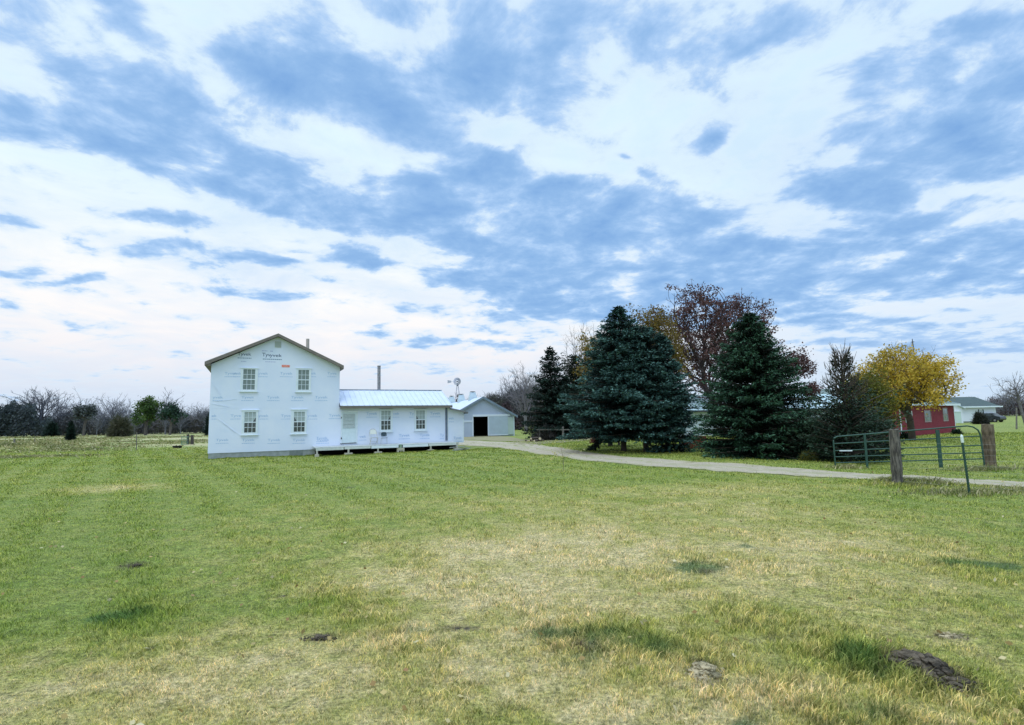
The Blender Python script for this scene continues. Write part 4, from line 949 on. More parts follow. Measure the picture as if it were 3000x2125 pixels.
MB().tube([(GL0 + .1, 0, gf_(*zg(340, 563))[1]), (gf_(*zg(1610, 583))[0], 0, gf_(*zg(1610, 583))[1])], .012, 8).build('rail', green, gate)
for (x, y0_, y1_, w) in ((562, 190, 560, .075), (1350, 140, 550, .12)):
    a = gf_(*zg(x - 2, y0_)); b = gf_(*zg(x + 24, y1_)); MB().beam((a[0], -.03, b[1]), (a[0], -.03, a[1]), w, .03, up=(0, 1, 0)).build('brace', green, gate)
a = gf_(*zg(290, 368)); b = gf_(*zg(430, 368)); MB().box(a[0], -.028, a[1] - .018, b[0], -.02, a[1] + .018).build('label_plate', trimw, gate)

oldwood = mat('weathered_post', (.17, .155, .13), (.055, .05, .045), 7, rough=.95, bump=.9, bscale=18, stretch=(3, 3, .6), contrast=(.4, .6))
def post(nm, label, base, top, r0, r1, m, seed, n=14, grp=None, sq=False, cat='post'):
    base = np.array(base, float); top = np.array(top, float); r = random.Random(seed); g = float(hgt(base[0], base[1]))
    base = base.copy(); base[2] = g
    k = MB(); pts = []; rad = []
    for i in range(n):
        t_ = i / (n - 1); p = base + (top - base) * t_ - np.array([0, 0, .1 * (1 - t_)])
        pts.append(p - base); rad.append((r0 + (r1 - r0) * t_) * r.uniform(.93, 1.07))
    ns = 12; pts = [Vector(p) for p in pts]
    ph = [r.uniform(.86, 1.12) for _ in range(ns)]
    for i, p in enumerate(pts):
        for j in range(ns):
            a = 2 * math.pi * j / ns; q = rad[i] * ph[j] * r.uniform(.97, 1.03)
            k.v.append((p.x + math.cos(a) * q, p.y + math.sin(a) * q, p.z + (r.uniform(-.02, .025) if i == n - 1 else 0)))
    for i in range(n - 1):
        for j in range(ns): A_ = i * ns + j; B_ = i * ns + (j + 1) % ns; k.f.append((A_, B_, B_ + ns, A_ + ns))
    k.f.append(tuple((n - 1) * ns + j for j in range(ns)))
    o = k.build(nm, m, None, base); return tag(o, label, cat, grp)
b0 = G(*zg(920, 735)); t0 = at(*zg(878, 145), b0[1] - .02)
wp = post('wooden_post', 'thick weathered grey wooden gate post in front of the green gate by the drive', b0, t0, .135, .125, oldwood, 2)
b1 = G(*zg(1925, 545)); t1 = at(*zg(1895, 88), b1[1])
post('wooden_post', 'stout brown post with dark top at the right end of the green gate', b1, t1, .18, .165, mat('brown_post', (.20, .155, .105), (.08, .06, .04), 5, rough=.95, bump=.9, stretch=(3, 3, .7)), 6)
b2 = G(*zg(1705, 830)); t2 = at(*zg(1612, 172), b2[1] - .05)
tp = thing('t_post', 'leaning dark green steel fence post with a white tip near the gate', 'fence post', b2 + np.array([0, 0, hgt(b2[0], b2[1])]))
ax = Vector(t2 - b2); L_ = ax.length; dr = ax.normalized()
k = MB().beam((0, 0, -.1), tuple(dr * (L_ - .2)), .045, .008, up=(0, 1, 0)).beam((0, 0.02, -.1), tuple(dr * (L_ - .2) + Vector((0, .02, 0))), .010, .036, up=(0, 1, 0))
for i in range(16): k.beam(tuple(dr * (.15 + i * .07)), tuple(dr * (.17 + i * .07)), .05, .03, up=(0, 1, 0))
k.build('stem', green, tp)
MB().tube([tuple(dr * (L_ - .2)), tuple(dr * (L_ - .05)), tuple(dr * L_)], [.030, .030, .008], 8).build('tip', mat('post_white', (.72, .80, .76), rough=.5), tp)
# woven wire running from the wooden post past the steel post
wire = mat('fence_wire', (.28, .29, .27), None, rough=.6)
wf_ = thing('wire_fence', 'thin woven wire fence along the near side of the gravel drive', 'fence', b0)
be = G(3400, 1478); d_ = Vector(be - b0); k = MB(); NL = 9
for i in range(NL):
    z = .1 + i * .135; pts = []
    for j in range(9):
        t_ = j / 8; p = d_ * t_; pts.append((p.x, p.y, float(hgt(b0[0] + p.x, b0[1] + p.y)) + z + .01 * math.sin(j * 2 + i)))
    k.tube(pts, .0016, 3)
k.build('wire', wire, wf_)

# distant fence rail and posts before the left spruces
greyp = mat('grey_post', (.20, .19, .165), (.12, .11, .10), 5, rough=.95)
fA = G(1582, 1290); fB = G(1650, 1291)
for q, (P, py) in enumerate(((fA, 1253), (fB, 1251))):
    post('wooden_post', ('slim grey fence post beside the brush heap' , 'lighter grey fence post in front of the dark left spruce')[q], P, at((1580, 1649)[q], py, P[1]), .10 if q else .07, .09 if q else .06, greyp, q + 11, n=6)
rl = thing('rail_fence', 'single weathered horizontal fence rail before the dark left spruces', 'fence', fA)
w_ = Vector(fB - fA); zz = at(1600, 1259, fA[1])[2]
MB().beam((-.3, -.1, zz), tuple(w_ * 1.9 + Vector((0, -.1, zz))), .05, .07).build('rail', greyp, rl)
# fence posts of the left field
lp = [((42,1312),(42,1286),.09,'short weathered field fence post left of the black trough'), ((400,1318),(400,1266),.035,'tall thin fence post standing alone in the left field'), ((102,1306),(102,1281),.03,'thin stake right of the black trough in the left field'),
      ((551,1303),(551,1273),.14,'left one of the two dark brace posts by the small green gate'), ((563,1303),(563,1275),.16,'right one of the two dark brace posts by the small green gate')]
darkwood = mat('dark_post', (.05, .045, .04), (.09, .08, .07), 5, rough=.95)
for i, (b_, t_, r_, l_) in enumerate(lp):
    P = G(*b_); post('wooden_post', l_, P, at(t_[0], t_[1], P[1]), r_, r_ * .85, darkwood if i > 2 else greyp, 30 + i, n=6)
rp = [((2966,1258),(2978,1195),.07,'slim fence post leaning right of the background house'), ((2999,1262),(2996,1215),.08,'fence post cut by the right edge of the picture')]
for i, (b_, t_, r_, l_) in enumerate(rp):
    P = G(b_[0] + 12, b_[1]); post('wooden_post', l_, P, at(t_[0], t_[1], P[1]), r_, r_ * .85, greyp, 40 + i, n=6)
# small green gate on the left, and two rubber troughs
P = G(531, 1306); P2 = G(550, 1305); lg_ = thing('field_gate', 'small pale green tubular gate at the far end of the left field', 'gate', P, math.atan2(P2[1] - P[1], P2[0] - P[0]))
W_ = float(np.hypot(*(P2 - P)[:2])); Hg = at(531, 1280, P[1])[2]; gg = mat('pale_gate_green', (.14, .26, .19), None, rough=.5)
MB().tube([(0, 0, .1), (0, 0, Hg), (W_, 0, Hg), (W_, 0, .1), (0, 0, .1)], .04, 6).build('frame', gg, lg_)
for i in range(1, 5): MB().tube([(0, 0, .1 + Hg * i / 5.5), (W_, 0, .1 + Hg * i / 5.5)], .03, 5).build('rail', gg, lg_)
rub = mat('black_rubber', (.012, .012, .013), rough=.6)
for (px, py, w, l_) in ((519, 1314, 27, 'black rubber feed trough beside the small green gate'), (58, 1311, 19, 'black round feed trough at the far left of the field')):
    P = G(px, py); s_ = P[1] / 1561.; W_ = w * s_; o = MB(); n = 20; H_ = W_ * .28
    prof = [(W_ * .44, 0), (W_ * .5, H_), (W_ * .46, H_), (W_ * .41, H_ * .2)]
    for (r_, z) in prof: o.v += [(math.cos(2 * math.pi * j / n) * r_, math.sin(2 * math.pi * j / n) * r_ * .6, z) for j in range(n)]
    for i in range(3):
        for j in range(n): a = i * n + j; b = i * n + (j + 1) % n; o.f.append((a, b, b + n, a + n))
    o.f.append(tuple(3 * n + j for j in range(n))); o.f.append(tuple(range(n))[::-1])
    tag(o.build('feed_trough', rub, None, P), l_, 'trough')
# mast behind the maple
P = at(2673, 993, 74); P[2] = 0; tp_ = at(2673, 993, 74)[2]; sc_ = 74 / 1561
mast = thing('antenna_mast', 'slim dark mast with a small cross arm rising behind the golden maple', 'mast', P)
MB().tube([(0, 0, 0), (0, 0, tp_ - .9), (-.02, 0, tp_)], [.09, .07, .04], 6).build('pole', darkm, mast)
MB().beam((-5 * sc_, 0, tp_ - .45), (5 * sc_, 0, tp_ - .45), .06, .06).beam((0, -.2, tp_ - .45), (0, .2, tp_ - .45), .06, .06).build('cross_arm', darkm, mast)
# red board fence, white post, bench between the spruces
P = G(2012, 1319); P2 = G(2068, 1317)
rfn = thing('red_board_fence', 'short dark red upright board fence between the two big spruces', 'fence', P + np.array([.1, .4, 0]), 0)
Wr = (P2 - P)[0] * 1.25; zt_ = at(2040, 1277, P[1] + .4)[2]; k = MB(); r = random.Random(4)
for i in range(14): x = Wr * i / 14; k.box(x - .3, 0, .05, x - .3 + Wr / 14 - .02, .03, zt_ + r.uniform(-.04, .04))
k.build('board', mat('red_board', (.20, .022, .03), (.13, .015, .02), 4, rough=.8), rfn); MB().box(-.3, .03, .3, Wr - .3, .08, .4).box(-.3, .03, zt_ - .3, Wr - .3, .08, zt_ - .2).build('rail', mat('red_board', (0, 0, 0)), rfn)
P = G(1996, 1322); zt_ = at(1995, 1296, P[1])[2]
k = MB().tube([(0, 0, 0), (0, 0, zt_ * .7), (-.03, 0, zt_ * .82), (-.05, 0, zt_)], [.13, .13, .09, .07], 10)
tag(k.build('white_stake', mat('weathered_white', (.34, .37, .36), (.22, .25, .25), 6), None, P), 'short chalky white post stub at the foot of the big blue spruce', 'post')
P = G(1785, 1306); s_ = P[1] / 1561
bn = thing('garden_bench', 'low grey slatted garden bench in the shade left of the spruce trunks', 'bench', P, .05); W_ = 32 * s_; bh = .42
MB().box(0, -.2, bh - .05, W_, .2, bh).build('seat', greyp, bn); k = MB()
for i in range(9): k.box(i * W_ / 8.6, .2, bh, i * W_ / 8.6 + .06, .24, bh + .38)
k.box(0, .19, bh + .36, W_, .25, bh + .44).build('backrest', greyp, bn)
for x in (.05, W_ - .12): MB().box(x, -.18, 0, x + .07, .22, bh - .05).build('leg', greyp, bn)
# log pile
bark = mat('log_bark', (.11, .09, .07), (.07, .055, .045), 5, rough=.95); cut = mat('log_cut', (.62, .55, .38), (.5, .42, .28), 6, rough=.9)
r = random.Random(9); P = G(1556, 1295); s_ = P[1] / 1561
for i, (dx, dy) in enumerate(((0, 10), (6, 9), (3, 4), (-5, 3), (-9, 1), (9, 2), (26, 8), (18, 2))):
    q = P + np.array([dx * s_, r.uniform(-.3, .5), 0]); rad = r.uniform(2.6, 4.0) * s_; an = r.uniform(-.5, .6); hz_ = dy * s_ * .8 + rad * .5
    lt_ = ['topmost cut log of the small pile by the track', 'upper right cut log of the pile by the track', 'middle cut log of the pile by the track', 'lower left cut log of the pile by the track', 'leftmost small cut log lying by the track', 'log lying low on the right side of the pile', 'cut log resting apart at the right against the brush', 'dark log between the pile and the brush'][i]
    l_ = thing('cut_log', lt_, 'log', (q[0], q[1], hz_), an, 'cut logs piled by the track')
    MB().tube([(0, 0, 0), (.3, 1.5, 0)], [rad, rad * .9], 12, cap=False).build('bark', bark, l_); MB().tube([(0, -.005, 0), (.004, .02, 0)], rad * .97, 12).build('cut_face', cut, l_)

# dark car beyond the ranch house
P = G(2932, 1238); s_ = P[1] / 1561; car = thing('parked_car', 'dark car parked at the right end of the white background house', 'car', P + np.array([.6, 3.0, 0]), -1.2)
cpt = mat('dark_car_paint', (.02, .025, .028), None, rough=.25, spec=.6)
LC = 4.3; sec = [(-2.1,.35),(-2.15,.75),(-1.9,.95),(-1.2,1.05),(-.6,1.5),(.9,1.52),(1.5,1.05),(2.1,.95),(2.2,.6),(2.1,.35)]
MB().prism(sec, -.85, .85).build('body', cpt, car)
for (a, b) in (((-1.05, 1.07), (-.55, 1.43)), ):
    MB().prism([(-1.05, 1.07), (.2, 1.07), (.2, 1.44), (-.55, 1.44)], -.865, -.852).prism([(.28, 1.07), (1.35, 1.07), (.85, 1.44), (.28, 1.44)], -.865, -.852).build('side_window', glass, car)
MB().box(-2.19, -.6, .6, -2.13, .6, .75).build('bumper', darkm, car)
for x in (-1.35, 1.4):
    for y in (-.86, .70):
        w = MB().tube([(x, y, .33), (x, y + .18, .33)], .33, 16).build('wheel', rub, car); MB().tube([(x, y - .01, .33), (x, y + .005, .33)], .18, 10).build('rim', galv, w)

# ------------------------------------------------------------------ vegetation
def frames(d):
    d = d / np.linalg.norm(d, axis=1, keepdims=True); up = np.tile([0, 0, 1.0], (len(d), 1)); up[np.abs(d[:, 2]) > .95] = [1, 0, 0]
    a = np.cross(d, up); a /= np.linalg.norm(a, axis=1, keepdims=True); return d, a, np.cross(a, d)
def spikes(P, D, L, W, r, roll=None):
    """flat rhombic sprays: base point, direction, length, width"""
    n = len(P); d, a, b = frames(D); th = r.uniform(0, np.pi, n) if roll is None else roll
    s = a * np.cos(th)[:, None] + b * np.sin(th)[:, None]
    L = np.broadcast_to(L, n)[:, None]; W = np.broadcast_to(W, n)[:, None]
    V = np.stack([P, P + d * L * .45 + s * W / 2, P + d * L, P + d * L * .45 - s * W / 2], 1)
    return V.reshape(-1, 3), np.arange(n)[:, None] * 4 + np.array([0, 1, 2, 3])
def tubes(S, n=4):
    """segments (p0,p1,r0,r1) as open tapered tubes"""
    P0, P1, r0, r1 = [np.array([s[i] for s in S], float) for i in range(4)]
    d, a, b = frames(P1 - P0 + 1e-9); k = len(S); V = np.empty((k, 2, n, 3))
    for j in range(n):
        t = 2 * np.pi * j / n; o = a * np.cos(t) + b * np.sin(t)
        V[:, 0, j] = P0 + o * r0[:, None]; V[:, 1, j] = P1 + o * r1[:, None]
    base = np.arange(k)[:, None, None] * 2 * n; j = np.arange(n); q = np.stack([j, (j + 1) % n, (j + 1) % n + n, j + n], 1)[None]
    return V.reshape(-1, 3), (base + q).reshape(-1, 4)
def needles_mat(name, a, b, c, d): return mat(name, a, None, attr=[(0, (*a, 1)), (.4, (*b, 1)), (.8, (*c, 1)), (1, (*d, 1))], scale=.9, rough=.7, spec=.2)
barkd = mat('dark_bark', (.055, .045, .035), (.09, .075, .06), 4, rough=.95, bump=.5)
barkg = mat('grey_bark', (.15, .13, .12), (.09, .08, .075), 3, rough=.95, bump=.4)

def conifer(name, label, loc, H, Rw, z0, m, seed, nb=240, prof=None, den=1.0, droop=.18, lift=.12, trunk_r=.17, tuft=.17, bare_top=0.0, tops=((0, 0, 1.0),), group=None, wmin=.0, jitter=.14, whorl=.42):
    r = np.random.RandomState(seed); root = thing(name, label, 'tree', loc, 0, group)
    prof = prof or (lambda t: (1 - t) ** .8)
    VV, FF, RN, seg = [], [], [], []; off = 0; tr = []
    for (tx, ty, hk) in tops:
        h = H * hk; tr += [((tx, ty, -.15), (tx * 1.02, ty, h * .5), trunk_r, trunk_r * .6), ((tx * 1.02, ty, h * .5), (tx, ty, h), trunk_r * .6, .012)]
        n = int(nb * hk)
        for i in range(n):
            t = (i + r.rand()) / n; t = 1 - (1 - t) ** .85; Kw = max(6, (h - z0) / whorl); t = min((math.floor(t * Kw) + .5 + r.normal(0, .26)) / Kw, .985); z = z0 + (h - z0) * t
            L = max(Rw * hk * prof(t) * (1 + r.normal(0, jitter)), wmin); az_ = i * 2.39996 + r.normal(0, .25)
            dx, dy = math.cos(az_), math.sin(az_); sl = -droop * (1 - t) + lift * 2.2 * t + r.normal(0, .05)
            ns = max(3, int(L / .16)); s = (np.arange(ns) + .6) / ns
            px = tx + dx * L * s; py = ty + dy * L * s; pz = z + L * (sl * s + lift * s * s)
            seg.append(((tx, ty, z), (px[-1], py[-1], pz[-1]), .012 + .014 * L, .006))
            if bare_top and t > bare_top:
                for q_ in range(4):
                    b_ = r.uniform(.3, 1); p = np.array([tx + dx * L * b_, ty + dy * L * b_, z + L * (sl * b_ + lift * b_ * b_)])
                    e = p + np.array([dx * .1 + r.normal(0, .06), dy * .1 + r.normal(0, .06), r.uniform(.15, .5)]); seg.append((p, e, .014, .005))
                if r.rand() < .75: continue
            k = max(1, int(8 * den)); P, D, LL, T = [], [], [], []
            for sgn in (-1, 1):
                for q_ in range(k):
                    tl_ = (.34 * L * (1.05 - s * .75) + .10) * r.uniform(.55, 1.1, ns)
                    fr_ = r.rand(ns); fa = r.uniform(.35, .8, ns)
                    sx_ = -dy * sgn; sy_ = dx * sgn
                    ox = (dx * fa + sx_ * (1 - fa * .3)) * tl_ * fr_; oy = (dy * fa + sy_ * (1 - fa * .3)) * tl_ * fr_
                    oz = -tl_ * fr_ * .16 + r.normal(0, .025, ns) + r.uniform(-.07, .03, ns) * (1 - t * .5)
                    P.append(np.stack([px + ox, py + oy, pz + oz], 1))
                    D.append(np.stack([dx * .75 + sx_ * .6 + r.normal(0, .35, ns), dy * .75 + sy_ * .6 + r.normal(0, .35, ns), r.normal(-.03, .42, ns)], 1))
                    T.append(.62 * np.maximum(s, fr_ * s * 1.2) ** 2.2 + .38 * r.rand(ns))  # pale tips are new growth; darker inner needles also paint the crown's shade
            P = np.concatenate(P); D = np.concatenate(D); T = np.concatenate(T); nn_ = len(P)
            V, F = spikes(P, D, tuft * r.uniform(.6, 1.25, nn_), tuft * r.uniform(.22, .42, nn_), r)
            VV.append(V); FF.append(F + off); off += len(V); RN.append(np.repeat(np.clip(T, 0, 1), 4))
        # leader shoot
        P = np.tile([[tx, ty, 0.0]], (60, 1)); P[:, 2] = np.linspace(h - .9, h, 60); P += r.normal(0, .02, P.shape)
        D = r.normal(0, .5, (60, 3)); D[:, 2] = r.uniform(.4, 1.2, 60); V, F = spikes(P, D, tuft * .9, tuft * .3, r)
        if not bare_top: VV.append(V); FF.append(F + off); off += len(V); RN.append(np.repeat(r.rand(60), 4))
    V, F = tubes(tr, 10); npmesh('trunk', V, F, barkd, root)
    V2, F2 = tubes(seg, 4)
    npmesh('branches', V2, F2, barkd, root)
    npmesh('crown', np.concatenate(VV), np.concatenate(FF), m, root, rnd=np.concatenate(RN))
    return root

def base(px, py): P = G(px, py); P[2] = float(hgt(P[0], P[1])); return P
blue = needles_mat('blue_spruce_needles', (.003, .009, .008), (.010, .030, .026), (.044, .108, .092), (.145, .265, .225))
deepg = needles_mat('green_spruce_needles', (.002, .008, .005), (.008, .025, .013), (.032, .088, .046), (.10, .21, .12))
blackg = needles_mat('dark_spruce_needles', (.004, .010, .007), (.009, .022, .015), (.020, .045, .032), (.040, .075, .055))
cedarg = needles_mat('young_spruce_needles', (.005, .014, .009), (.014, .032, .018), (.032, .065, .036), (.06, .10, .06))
SPP = lambda t: (.92 + .3 * t if t < .12 else (1 - (t - .12) / .88) ** .72)
def top_h(P, px, py): return float(at(px, py, P[1])[2])
# the big blue spruce pair (two trunks under one merged crown)
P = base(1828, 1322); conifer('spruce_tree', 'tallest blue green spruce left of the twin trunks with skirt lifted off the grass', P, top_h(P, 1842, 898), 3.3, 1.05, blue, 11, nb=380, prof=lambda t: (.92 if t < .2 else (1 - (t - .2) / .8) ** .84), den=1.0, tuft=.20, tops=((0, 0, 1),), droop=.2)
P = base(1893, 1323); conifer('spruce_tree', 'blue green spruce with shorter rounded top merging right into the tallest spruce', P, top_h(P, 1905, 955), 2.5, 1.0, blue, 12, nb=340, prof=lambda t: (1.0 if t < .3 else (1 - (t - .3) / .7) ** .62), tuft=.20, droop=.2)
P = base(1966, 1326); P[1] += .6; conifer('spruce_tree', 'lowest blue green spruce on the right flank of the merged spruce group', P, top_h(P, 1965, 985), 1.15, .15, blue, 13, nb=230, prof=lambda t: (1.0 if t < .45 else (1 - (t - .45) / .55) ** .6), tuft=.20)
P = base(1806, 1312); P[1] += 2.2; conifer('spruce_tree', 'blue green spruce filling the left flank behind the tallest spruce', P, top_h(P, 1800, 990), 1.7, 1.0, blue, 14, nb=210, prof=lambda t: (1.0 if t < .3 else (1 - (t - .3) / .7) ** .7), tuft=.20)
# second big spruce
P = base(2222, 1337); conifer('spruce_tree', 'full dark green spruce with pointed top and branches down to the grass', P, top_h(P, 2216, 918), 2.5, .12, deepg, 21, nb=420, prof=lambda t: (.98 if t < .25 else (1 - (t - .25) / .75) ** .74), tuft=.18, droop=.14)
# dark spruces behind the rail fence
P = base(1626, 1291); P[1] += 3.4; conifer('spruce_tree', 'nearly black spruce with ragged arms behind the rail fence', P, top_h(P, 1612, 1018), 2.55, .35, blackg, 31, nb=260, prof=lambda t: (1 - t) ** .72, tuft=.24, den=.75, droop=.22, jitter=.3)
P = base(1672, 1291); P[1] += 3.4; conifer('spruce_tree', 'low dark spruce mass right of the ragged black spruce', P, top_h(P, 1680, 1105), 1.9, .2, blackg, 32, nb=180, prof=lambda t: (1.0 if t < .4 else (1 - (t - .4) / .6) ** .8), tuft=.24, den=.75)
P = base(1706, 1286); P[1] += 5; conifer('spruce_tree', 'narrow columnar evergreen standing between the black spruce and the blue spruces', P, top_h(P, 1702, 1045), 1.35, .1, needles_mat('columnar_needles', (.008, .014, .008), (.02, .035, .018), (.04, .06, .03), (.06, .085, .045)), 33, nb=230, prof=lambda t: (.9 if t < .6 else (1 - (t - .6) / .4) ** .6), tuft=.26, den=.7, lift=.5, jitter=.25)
# small spruce with dying bare top, beside the gate
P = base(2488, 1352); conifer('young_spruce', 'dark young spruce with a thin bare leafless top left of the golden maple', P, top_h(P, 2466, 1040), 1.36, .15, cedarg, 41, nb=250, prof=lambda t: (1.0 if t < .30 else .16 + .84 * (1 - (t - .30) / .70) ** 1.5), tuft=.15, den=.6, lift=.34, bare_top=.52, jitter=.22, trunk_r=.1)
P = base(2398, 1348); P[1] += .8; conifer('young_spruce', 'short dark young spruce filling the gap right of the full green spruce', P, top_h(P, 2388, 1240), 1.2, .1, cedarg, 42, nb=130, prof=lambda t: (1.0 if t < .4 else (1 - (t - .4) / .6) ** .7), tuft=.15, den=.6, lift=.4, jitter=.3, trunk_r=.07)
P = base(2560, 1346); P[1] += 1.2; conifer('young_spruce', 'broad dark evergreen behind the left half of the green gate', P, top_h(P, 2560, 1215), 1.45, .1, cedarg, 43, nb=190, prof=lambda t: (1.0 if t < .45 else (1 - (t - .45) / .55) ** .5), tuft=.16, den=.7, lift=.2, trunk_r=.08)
# low hanging dark bough at the left of the blue spruce
P = base(1749, 1320); k = thing('fallen_bough', 'dark drooping spruce bough touching the grass left of the blue spruce', 'branch', P)
r = np.random.RandomState(3); t_ = r.rand(500); pp = np.stack([.35 - .75 * t_ + r.normal(0, .10, 500), r.normal(0, .12, 500), np.abs(.75 * (1 - t_) ** 1.3 + r.normal(0, .05, 500)) + .05], 1); dd = np.stack([-.6 + r.normal(0, .5, 500), r.normal(0, .5, 500), -.5 + r.normal(0, .4, 500)], 1)
V, F = spikes(pp, dd, .22, .07, r); npmesh('needles', V, F, blackg, k, rnd=np.repeat(r.rand(500), 4)); V, F = tubes([((.4, 0, 1.1), (.1, 0, .45), .035, .025), ((.1, 0, .45), (-.4, 0, .1), .025, .01)], 6); npmesh('stem', V, F, barkd, k)

def colonise(r, targets, trunk, alpha=.4, rmin=.01, power=.44, twig=(.25, .6), ntw=3, step=.45, rcap=None):
    """grow curved limbs from a trunk polyline to every target point; returns segments and twig ends"""
    N = len(targets); cap = len(trunk) + N * 24; pos = np.zeros((cap, 3)); par = -np.ones(cap, int); pl = np.zeros(cap); dr = np.zeros((cap, 3)); k = 0
    for i, p in enumerate(trunk):
        pos[k] = p; par[k] = i - 1; pl[k] = 0 if i == 0 else pl[i - 1] + np.linalg.norm(pos[k] - pos[i - 1]); dr[k] = (0, 0, 1) if i == 0 else (pos[k] - pos[i - 1]) / max(np.linalg.norm(pos[k] - pos[i - 1]), 1e-6); k += 1
    nt = len(trunk); ends = []; lo = max(1, nt // 2)
    for t in targets[np.argsort(np.linalg.norm(targets - pos[nt - 1], axis=1))]:
        v = t - pos[lo:k]; d = np.linalg.norm(v, axis=1); cs = np.einsum('ij,ij->i', v, dr[lo:k]) / np.maximum(d, 1e-6)
        c = d * (1.35 - .35 * cs) + alpha * pl[lo:k] * .5; j = lo + int(np.argmin(c)); L = d[j - lo]; m = max(1, min(20, int(L / step)))
        p0 = pos[j]; tg = dr[j] * L * .55; pv = j
        for q in range(1, m + 1):
            u = q / m; e = p0 * (1 - u) ** 2 + (p0 + tg * .9) * 2 * u * (1 - u) + t * u * u + r.normal(0, .03 * step, 3)
            pos[k] = e; par[k] = pv; w = e - pos[pv]; l = np.linalg.norm(w); dr[k] = w / max(l, 1e-6); pl[k] = pl[pv] + l; pv = k; k += 1
        ends.append(pv)
    cnt = np.zeros(k)
    for e in ends: cnt[e] += 1
    for i in range(k - 1, 0, -1): cnt[par[i]] += cnt[i]
    rad = rmin * np.maximum(cnt, 1) ** power
    if rcap: rad = np.minimum(rad, rcap)
    seg = [(pos[par[i]], pos[i], min(rad[par[i]], rad[i] * 1.6), rad[i]) for i in range(1, k)]; tips = []
    for e in ends:
        for _ in range(ntw):
            d = dr[e] + r.normal(0, .55, 3) + (0, 0, .15); d /= np.linalg.norm(d); q = pos[e] + d * r.uniform(*twig); seg.append((pos[e], q, rmin * .9, rmin * .5)); tips.append(q)
    return seg, np.array(tips)
def crown_pts(r, n, Rx, Rz, cz, seed, lobes=.18, inner=.5, zmin=-1, ry=None):
    u = r.normal(0, 1, (n, 3)); u /= np.linalg.norm(u, axis=1, keepdims=True)
    w = 1 + lobes * (np.sin(u[:, 0] * 5.3 + seed) * np.sin(u[:, 2] * 4.1 + seed * 2) + .6 * np.sin(u[:, 1] * 7.7 + seed) + .5 * np.sin(u[:, 0] * 11 + u[:, 2] * 9 + seed))
    P = u * (r.rand(n)[:, None] ** inner) * w[:, None] * np.array([Rx, ry or Rx, Rz]); P[:, 2] += cz
    return P[P[:, 2] > zmin]
def build_tree(root, seg, tr_r, m, extra_n=3):
    tr_r = min(tr_r, .45 * max(q[2] for q in seg)); big = [q for q in seg if q[2] > tr_r]; small = [q for q in seg if q[2] <= tr_r]
    V, F = tubes(big, 8); npmesh('trunk', V, F, m, root); V, F = tubes(small, extra_n); npmesh('branches', V, F, m, root)
def bare(name, label, loc, H, Rx, seed, m=None, n=420, rmin=.012, trunk_f=.35, cz=.64, rz_f=.38, group=None, lean=0.0, power=.44, twin=False, twig=(.3, .8), inner=.45, lobes=.25, alpha=1.3):
    r = np.random.RandomState(seed); T = crown_pts(r, n, Rx * .92, H * rz_f * .93, H * cz, seed, lobes, inner, H * .18)
    T[:, 0] += lean * T[:, 2]; th = H * trunk_f; tk = [np.array([lean * z + .03 * math.sin(z * 1.7 + seed), .03 * math.cos(z + seed), z]) for z in np.linspace(-.2, th, 9)]
    seg, tips = colonise(r, T, tk, rmin=rmin, power=power, twig=twig, step=.07 * H, alpha=alpha)
    root = thing(name, label, 'tree', loc, 0, group); build_tree(root, seg, rmin * 6, m or barkg); return root
def leafy(name, label, loc, H, Rx, seed, leafm, nleaf, lsize, cl=.3, n=300, rmin=.010, trunk_f=.28, cz=.62, rz_f=.38, ry=None, barkm=None, keep=1.0, power=.44, inner=.42, lobes=.2, zmin=.22, xoff=0.0, extra=None, shell=0.0, alpha=.4, clumps=None):
    r = np.random.RandomState(seed); T = crown_pts(r, n, Rx * .95, H * rz_f * .97, H * cz, seed, lobes, inner, H * zmin, ry); T[:, 0] += xoff
    if extra is not None: T = np.concatenate([T, extra(r)])
    th = H * trunk_f; tk = [np.array([.03 * math.sin(z * 1.7 + seed), .03 * math.cos(z + seed), z]) for z in np.linspace(-.2, th, 9)]
    seg, tips = colonise(r, T, tk, rmin=rmin, power=power, twig=(.15, .45), step=.35, alpha=alpha)
    root = thing(name, label, 'tree', loc); build_tree(root, seg, rmin * 5, barkm or barkg)
    if clumps: C_ = tips[r.choice(len(tips), clumps)]; dd = np.min(np.linalg.norm(tips[:, None] - C_[None], axis=2), axis=1); tips = tips[dd < np.percentile(dd, keep * 100)]
    elif keep < 1: tips = tips[r.rand(len(tips)) < keep]
    k = r.randint(0, len(tips), nleaf); tone = r.rand(len(tips)); P = tips[k] + r.normal(0, cl, (nleaf, 3)) * np.array([1, 1, .8]); D = r.normal(0, 1, (nleaf, 3)); D[:, 2] -= .5
    sz_ = lsize * r.uniform(.55, 1.3, nleaf); V, F = spikes(P, D, sz_, sz_ * .75, r)
    g = .5 + .5 * np.sin(P[:, 0] * 1.3 + seed) * np.sin(P[:, 2] * 1.6 + P[:, 1])
    npmesh('leaves', V, F, leafm, root, rnd=np.repeat(np.clip(tone[k] * .4 + g * .25 + r.rand(nleaf) * .4, 0, 1), 4)); return root

def leaf_mat(name, stops, tr=.35, sc_=.5): return mat(name, (0, 0, 0), None, attr=[(p, (*c, 1)) for p, c in stops], scale=sc_, rough=.65, trans=tr)

